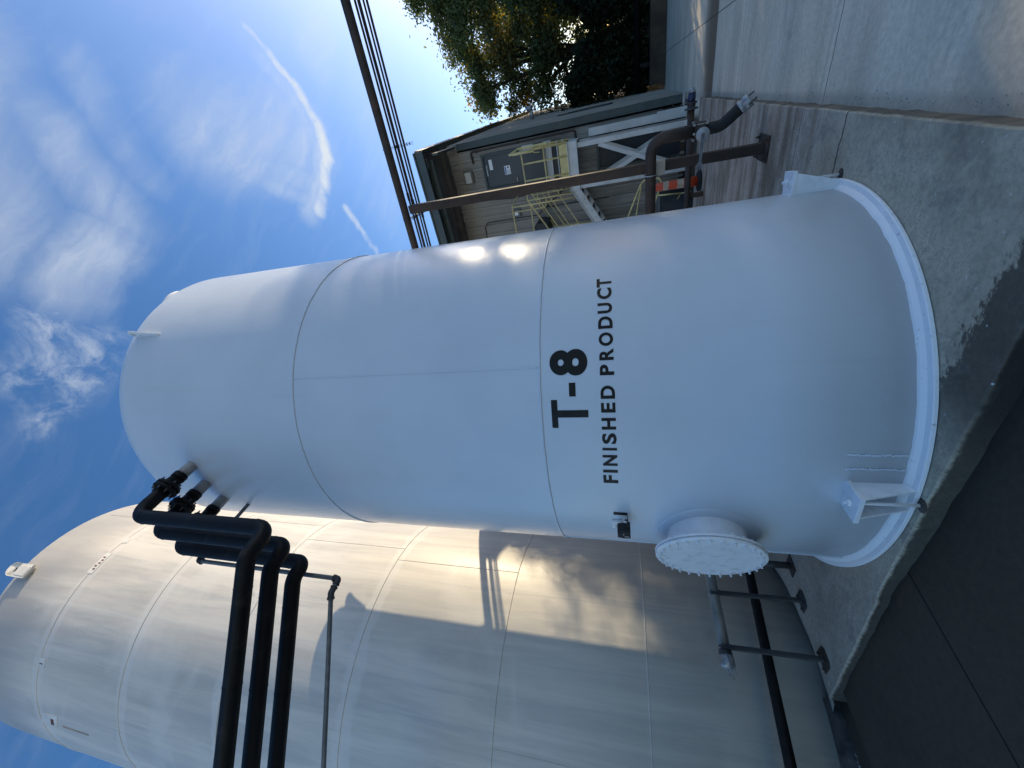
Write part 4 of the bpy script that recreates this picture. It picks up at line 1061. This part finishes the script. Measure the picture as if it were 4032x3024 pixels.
# trees that stand out of the picture on the sun side and dapple the yard
for i, (x, y, h, per, lab) in enumerate(((9.4, 23.4, 8.4, 50, 'tall yard tree first beyond the picture edge'), (12.5, 23.6, 12.9, 60, 'tall yard tree second beyond the picture edge'), (15.6, 23.2, 12.2, 95, 'tall yard tree third beyond the picture edge'), (19.0, 22.0, 12.0, 110, 'tall yard tree fourth beyond the picture edge'), (22.8, 20.0, 11.5, 110, 'tall yard tree fifth beyond the picture edge'))):
    rnd = random.Random(20+i); bl = []
    for k in range(13):
        z = h*((.56 if x < 10 else .30)+(.38 if x < 10 else .64)*k/12); w = 1.75*(1-.35*abs(k/12-.35))
        bl.append(((x+rnd.uniform(-1.4, 1.4), y+rnd.uniform(-1, 1), z), (w*.75, w*.7, w*.55)))
    tree((x, y, .7), h, bl, per, .20, lab, seed=30+i)
for i, (x, y, h, w, lab) in enumerate(((1.2, 21.6, 3.6, 1.5, 'dark evergreen shrub nearest the building corner behind the guard pipe'), (3.6, 21.4, 4.3, 1.7, 'dark evergreen shrub second from the building behind the guard pipe'), (6.2, 21.5, 4.4, 1.8, 'dark evergreen shrub third from the building behind the guard pipe'), (11.2, 21.6, 3.4, 1.9, 'dark evergreen shrub at the outer end behind the guard pipe'))):
    rnd = random.Random(60+i); t = thing('shrub', (x, y, .6), lab, 'shrub', 'dark shrubs behind the guard pipe')
    m = MB(); bl = []
    for k in range(9):
        q = V((x+rnd.uniform(-w, w)*.7, y+rnd.uniform(-.6, .6), .9+rnd.uniform(0, 1)*h*.75)); bl.append((q, (w*.55, w*.45, w*.5)))
        m.sweep([(x+rnd.uniform(-.2, .2), y, .4), V((x, y, .4)).lerp(q, .5), q], [.05, .035, .01], 6)
    m.build('stem', M_TRUNK, t)
    P, N = clump_points(bl, 200, .6); P[:, 2] = np.maximum(P[:, 2], .65); leaf_mesh('foliage', P, N, .15, M_LEAFDK, t)

# ------------------------------------------------------------------ sun direction
SUN_AZ, SUN_EL = R(33.9), R(16.7)
SD = V((math.sin(SUN_AZ)*math.cos(SUN_EL), math.cos(SUN_AZ)*math.cos(SUN_EL), math.sin(SUN_EL)))

# ------------------------------------------------------------------ camera
cam = bpy.data.cameras.new('camera'); co = link(bpy.data.objects.new('camera', cam))
rt = V((.80494, .59242, -.03325)); upv = V((.19076, -.20532, .95992)); fw = V((-.56185, .77903, .27828))
mw = Matrix((-upv, rt, -fw)).transposed().to_4x4(); mw.translation = V((0, 0, 1.96))
co.matrix_world = mw
cam.sensor_width = 36; cam.lens = 36*1515/4032; cam.clip_start = .05; cam.clip_end = 2000
scene.camera = co

# ------------------------------------------------------------------ light
sun = bpy.data.lights.new('sun', 'SUN'); so = link(bpy.data.objects.new('sun', sun))
sun.energy = 2.2; sun.angle = R(.53); sun.color = (1, .81, .53)
so.rotation_euler = SD.to_track_quat('Z', 'Y').to_euler(); so.location = (20, 30, 30)
w = bpy.data.worlds.new('World'); scene.world = w; w.use_nodes = True
t = NT(w.node_tree); bg = t.n['Background']
sky = t.new('ShaderNodeTexSky'); sky.sky_type = 'NISHITA'; sky.sun_disc = False
sky.sun_elevation = SUN_EL; sky.sun_rotation = SUN_AZ; sky.altitude = 200; sky.air_density = 1.0; sky.dust_density = .75; sky.ozone_density = 3.0
hs = t.new('ShaderNodeHueSaturation'); hs.inputs['Saturation'].default_value = 1.2; hs.inputs['Value'].default_value = 1.0
t.lk(t.mul(sky.outputs[0], (1.05, .985, .985)), hs.inputs['Color'])
tc = t.new('ShaderNodeTexCoord'); dx, dy, dzz = t.sep(tc.outputs['Generated'])
zc = t.math('MAXIMUM', dzz, .06)
comb = t.new('ShaderNodeCombineXYZ'); t.lk(t.math('DIVIDE', dx, zc), comb.inputs[0]); t.lk(t.math('DIVIDE', dy, zc), comb.inputs[1])
q = comb.outputs[0]
nz = t.noise(q, 3.0, 6, .62, 0, True)
qw = t.vm('ADD', q, t.vm('SCALE', t.vm('SUBTRACT', nz, (.5, .5, .5)), .13))
def stroke(a, b, wd, amt, soft=1.0):
    ax, ay = a; bx, by = b
    d = (bx-ax, by-ay, 0); dd = d[0]**2+d[1]**2
    pa = t.vm('SUBTRACT', qw, (ax, ay, 0))
    h = t.math('DIVIDE', t.vm('DOT_PRODUCT', pa, d, True), dd)
    hc = t.new('ShaderNodeClamp'); t.lk(h, hc.inputs[0])
    s = t.vm('SCALE', d, hc.outputs[0]) if False else None
    sc = t.new('ShaderNodeVectorMath', operation='SCALE'); sc.inputs[0].default_value = d; t.lk(hc.outputs[0], sc.inputs['Scale'])
    dist = t.vm('LENGTH', t.vm('SUBTRACT', pa, sc.outputs[0]), (0, 0, 0), True)
    return t.ramp(dist, wd, wd*.05, 0, amt)
arc = [(.346, 1.299), (.287, 1.347), (.208, 1.416), (.089, 1.45), (.007, 1.42), (-.07, 1.337), (-.129, 1.257)]
S1 = [stroke(a, b, w_, a_) for (a, b), w_, a_ in zip(zip(arc, arc[1:]), (.022, .032, .044, .054, .050, .042), (.5, .75, .92, 1.0, .95, .8))]
arc2 = [(x*.93-.005, y*.965) for x, y in arc]
S2b = [stroke(a, b, w_, a_) for (a, b), w_, a_ in zip(zip(arc2[1:], arc2[2:]), (.06, .08, .10, .09, .07), (.25, .38, .48, .45, .4))]
S1 += [stroke((-.164, 1.412), (-.25, 1.45), .028, .55), stroke((-.25, 1.45), (-.374, 1.522), .022, .5)]
S2 = [stroke((.06, 1.36), (.10, 1.0), .20, .40), stroke((-.05, 1.30), (.04, 1.04), .09, .4), stroke((-.08, 1.22), (.03, 1.02), .05, .35), stroke((.15, 1.33), (.12, .96), .12, .3),
      stroke((.30, .58), (.04, .44), .18, .52), stroke((.14, .66), (-.02, .66), .10, .34), stroke((.23, .78), (.05, .76), .07, .15), stroke((-.05, .60), (-.10, .50), .10, .6),
      stroke((.38, 1.70), (.30, 1.60), .12, .25), stroke((.15, 1.9), (-.2, 1.75), .3, .15)]
S3 = [stroke((-.10, .46), (-.15, .43), .07, .6), stroke((-.20, .34), (-.19, .42), .06, .45), stroke((-.25, .36), (-.22, .47), .08, .5), stroke((-.28, .31), (-.26, .42), .05, .45)]
def mx(L):
    r = L[0]
    for x in L[1:]: r = t.math('MAXIMUM', r, x)
    return r
vr = t.new('ShaderNodeVectorRotate', rotation_type='Z_AXIS'); t.lk(qw, vr.inputs['Vector']); vr.inputs['Angle'].default_value = R(-62)
ms = t.new('ShaderNodeMapping'); t.lk(vr.outputs[0], ms.inputs[0]); ms.inputs['Scale'].default_value = (2.2, 11, 1)
fib = t.noise(ms.outputs[0], 2.0, 8, .58, .22)
blot = t.noise(qw, 16, 8, .66, .4)
f1 = t.math('MULTIPLY', mx(S1), t.ramp(t.noise(qw, 11, 8, .65, .3), .28, .60, .5, 1))
f2 = t.math('MULTIPLY', mx(S2+S2b), t.ramp(fib, .25, .75, .5, 1))
f3 = t.math('MULTIPLY', mx(S3), t.ramp(blot, .38, .74, .0, 1))
veil = t.math('MULTIPLY', t.ramp(fib, .45, .8), .06)
cl = t.math('MINIMUM', t.math('MAXIMUM', t.math('ADD', mx([f1, f2, f3]), veil), 0), .95)
CLOUD = (3.1, 3.35, 3.6)
t.lk(t.mix(cl, hs.outputs[0], CLOUD), bg.inputs[0])
bg.inputs[1].default_value = .12

scene.view_settings.view_transform = 'Standard'; scene.view_settings.look = 'None'
scene.view_settings.gamma = 1; scene.view_settings.exposure = 1.05
scene.cycles.use_denoising = True
scene.cycles.max_bounces = 6
scene.cycles.sample_clamp_indirect = 8
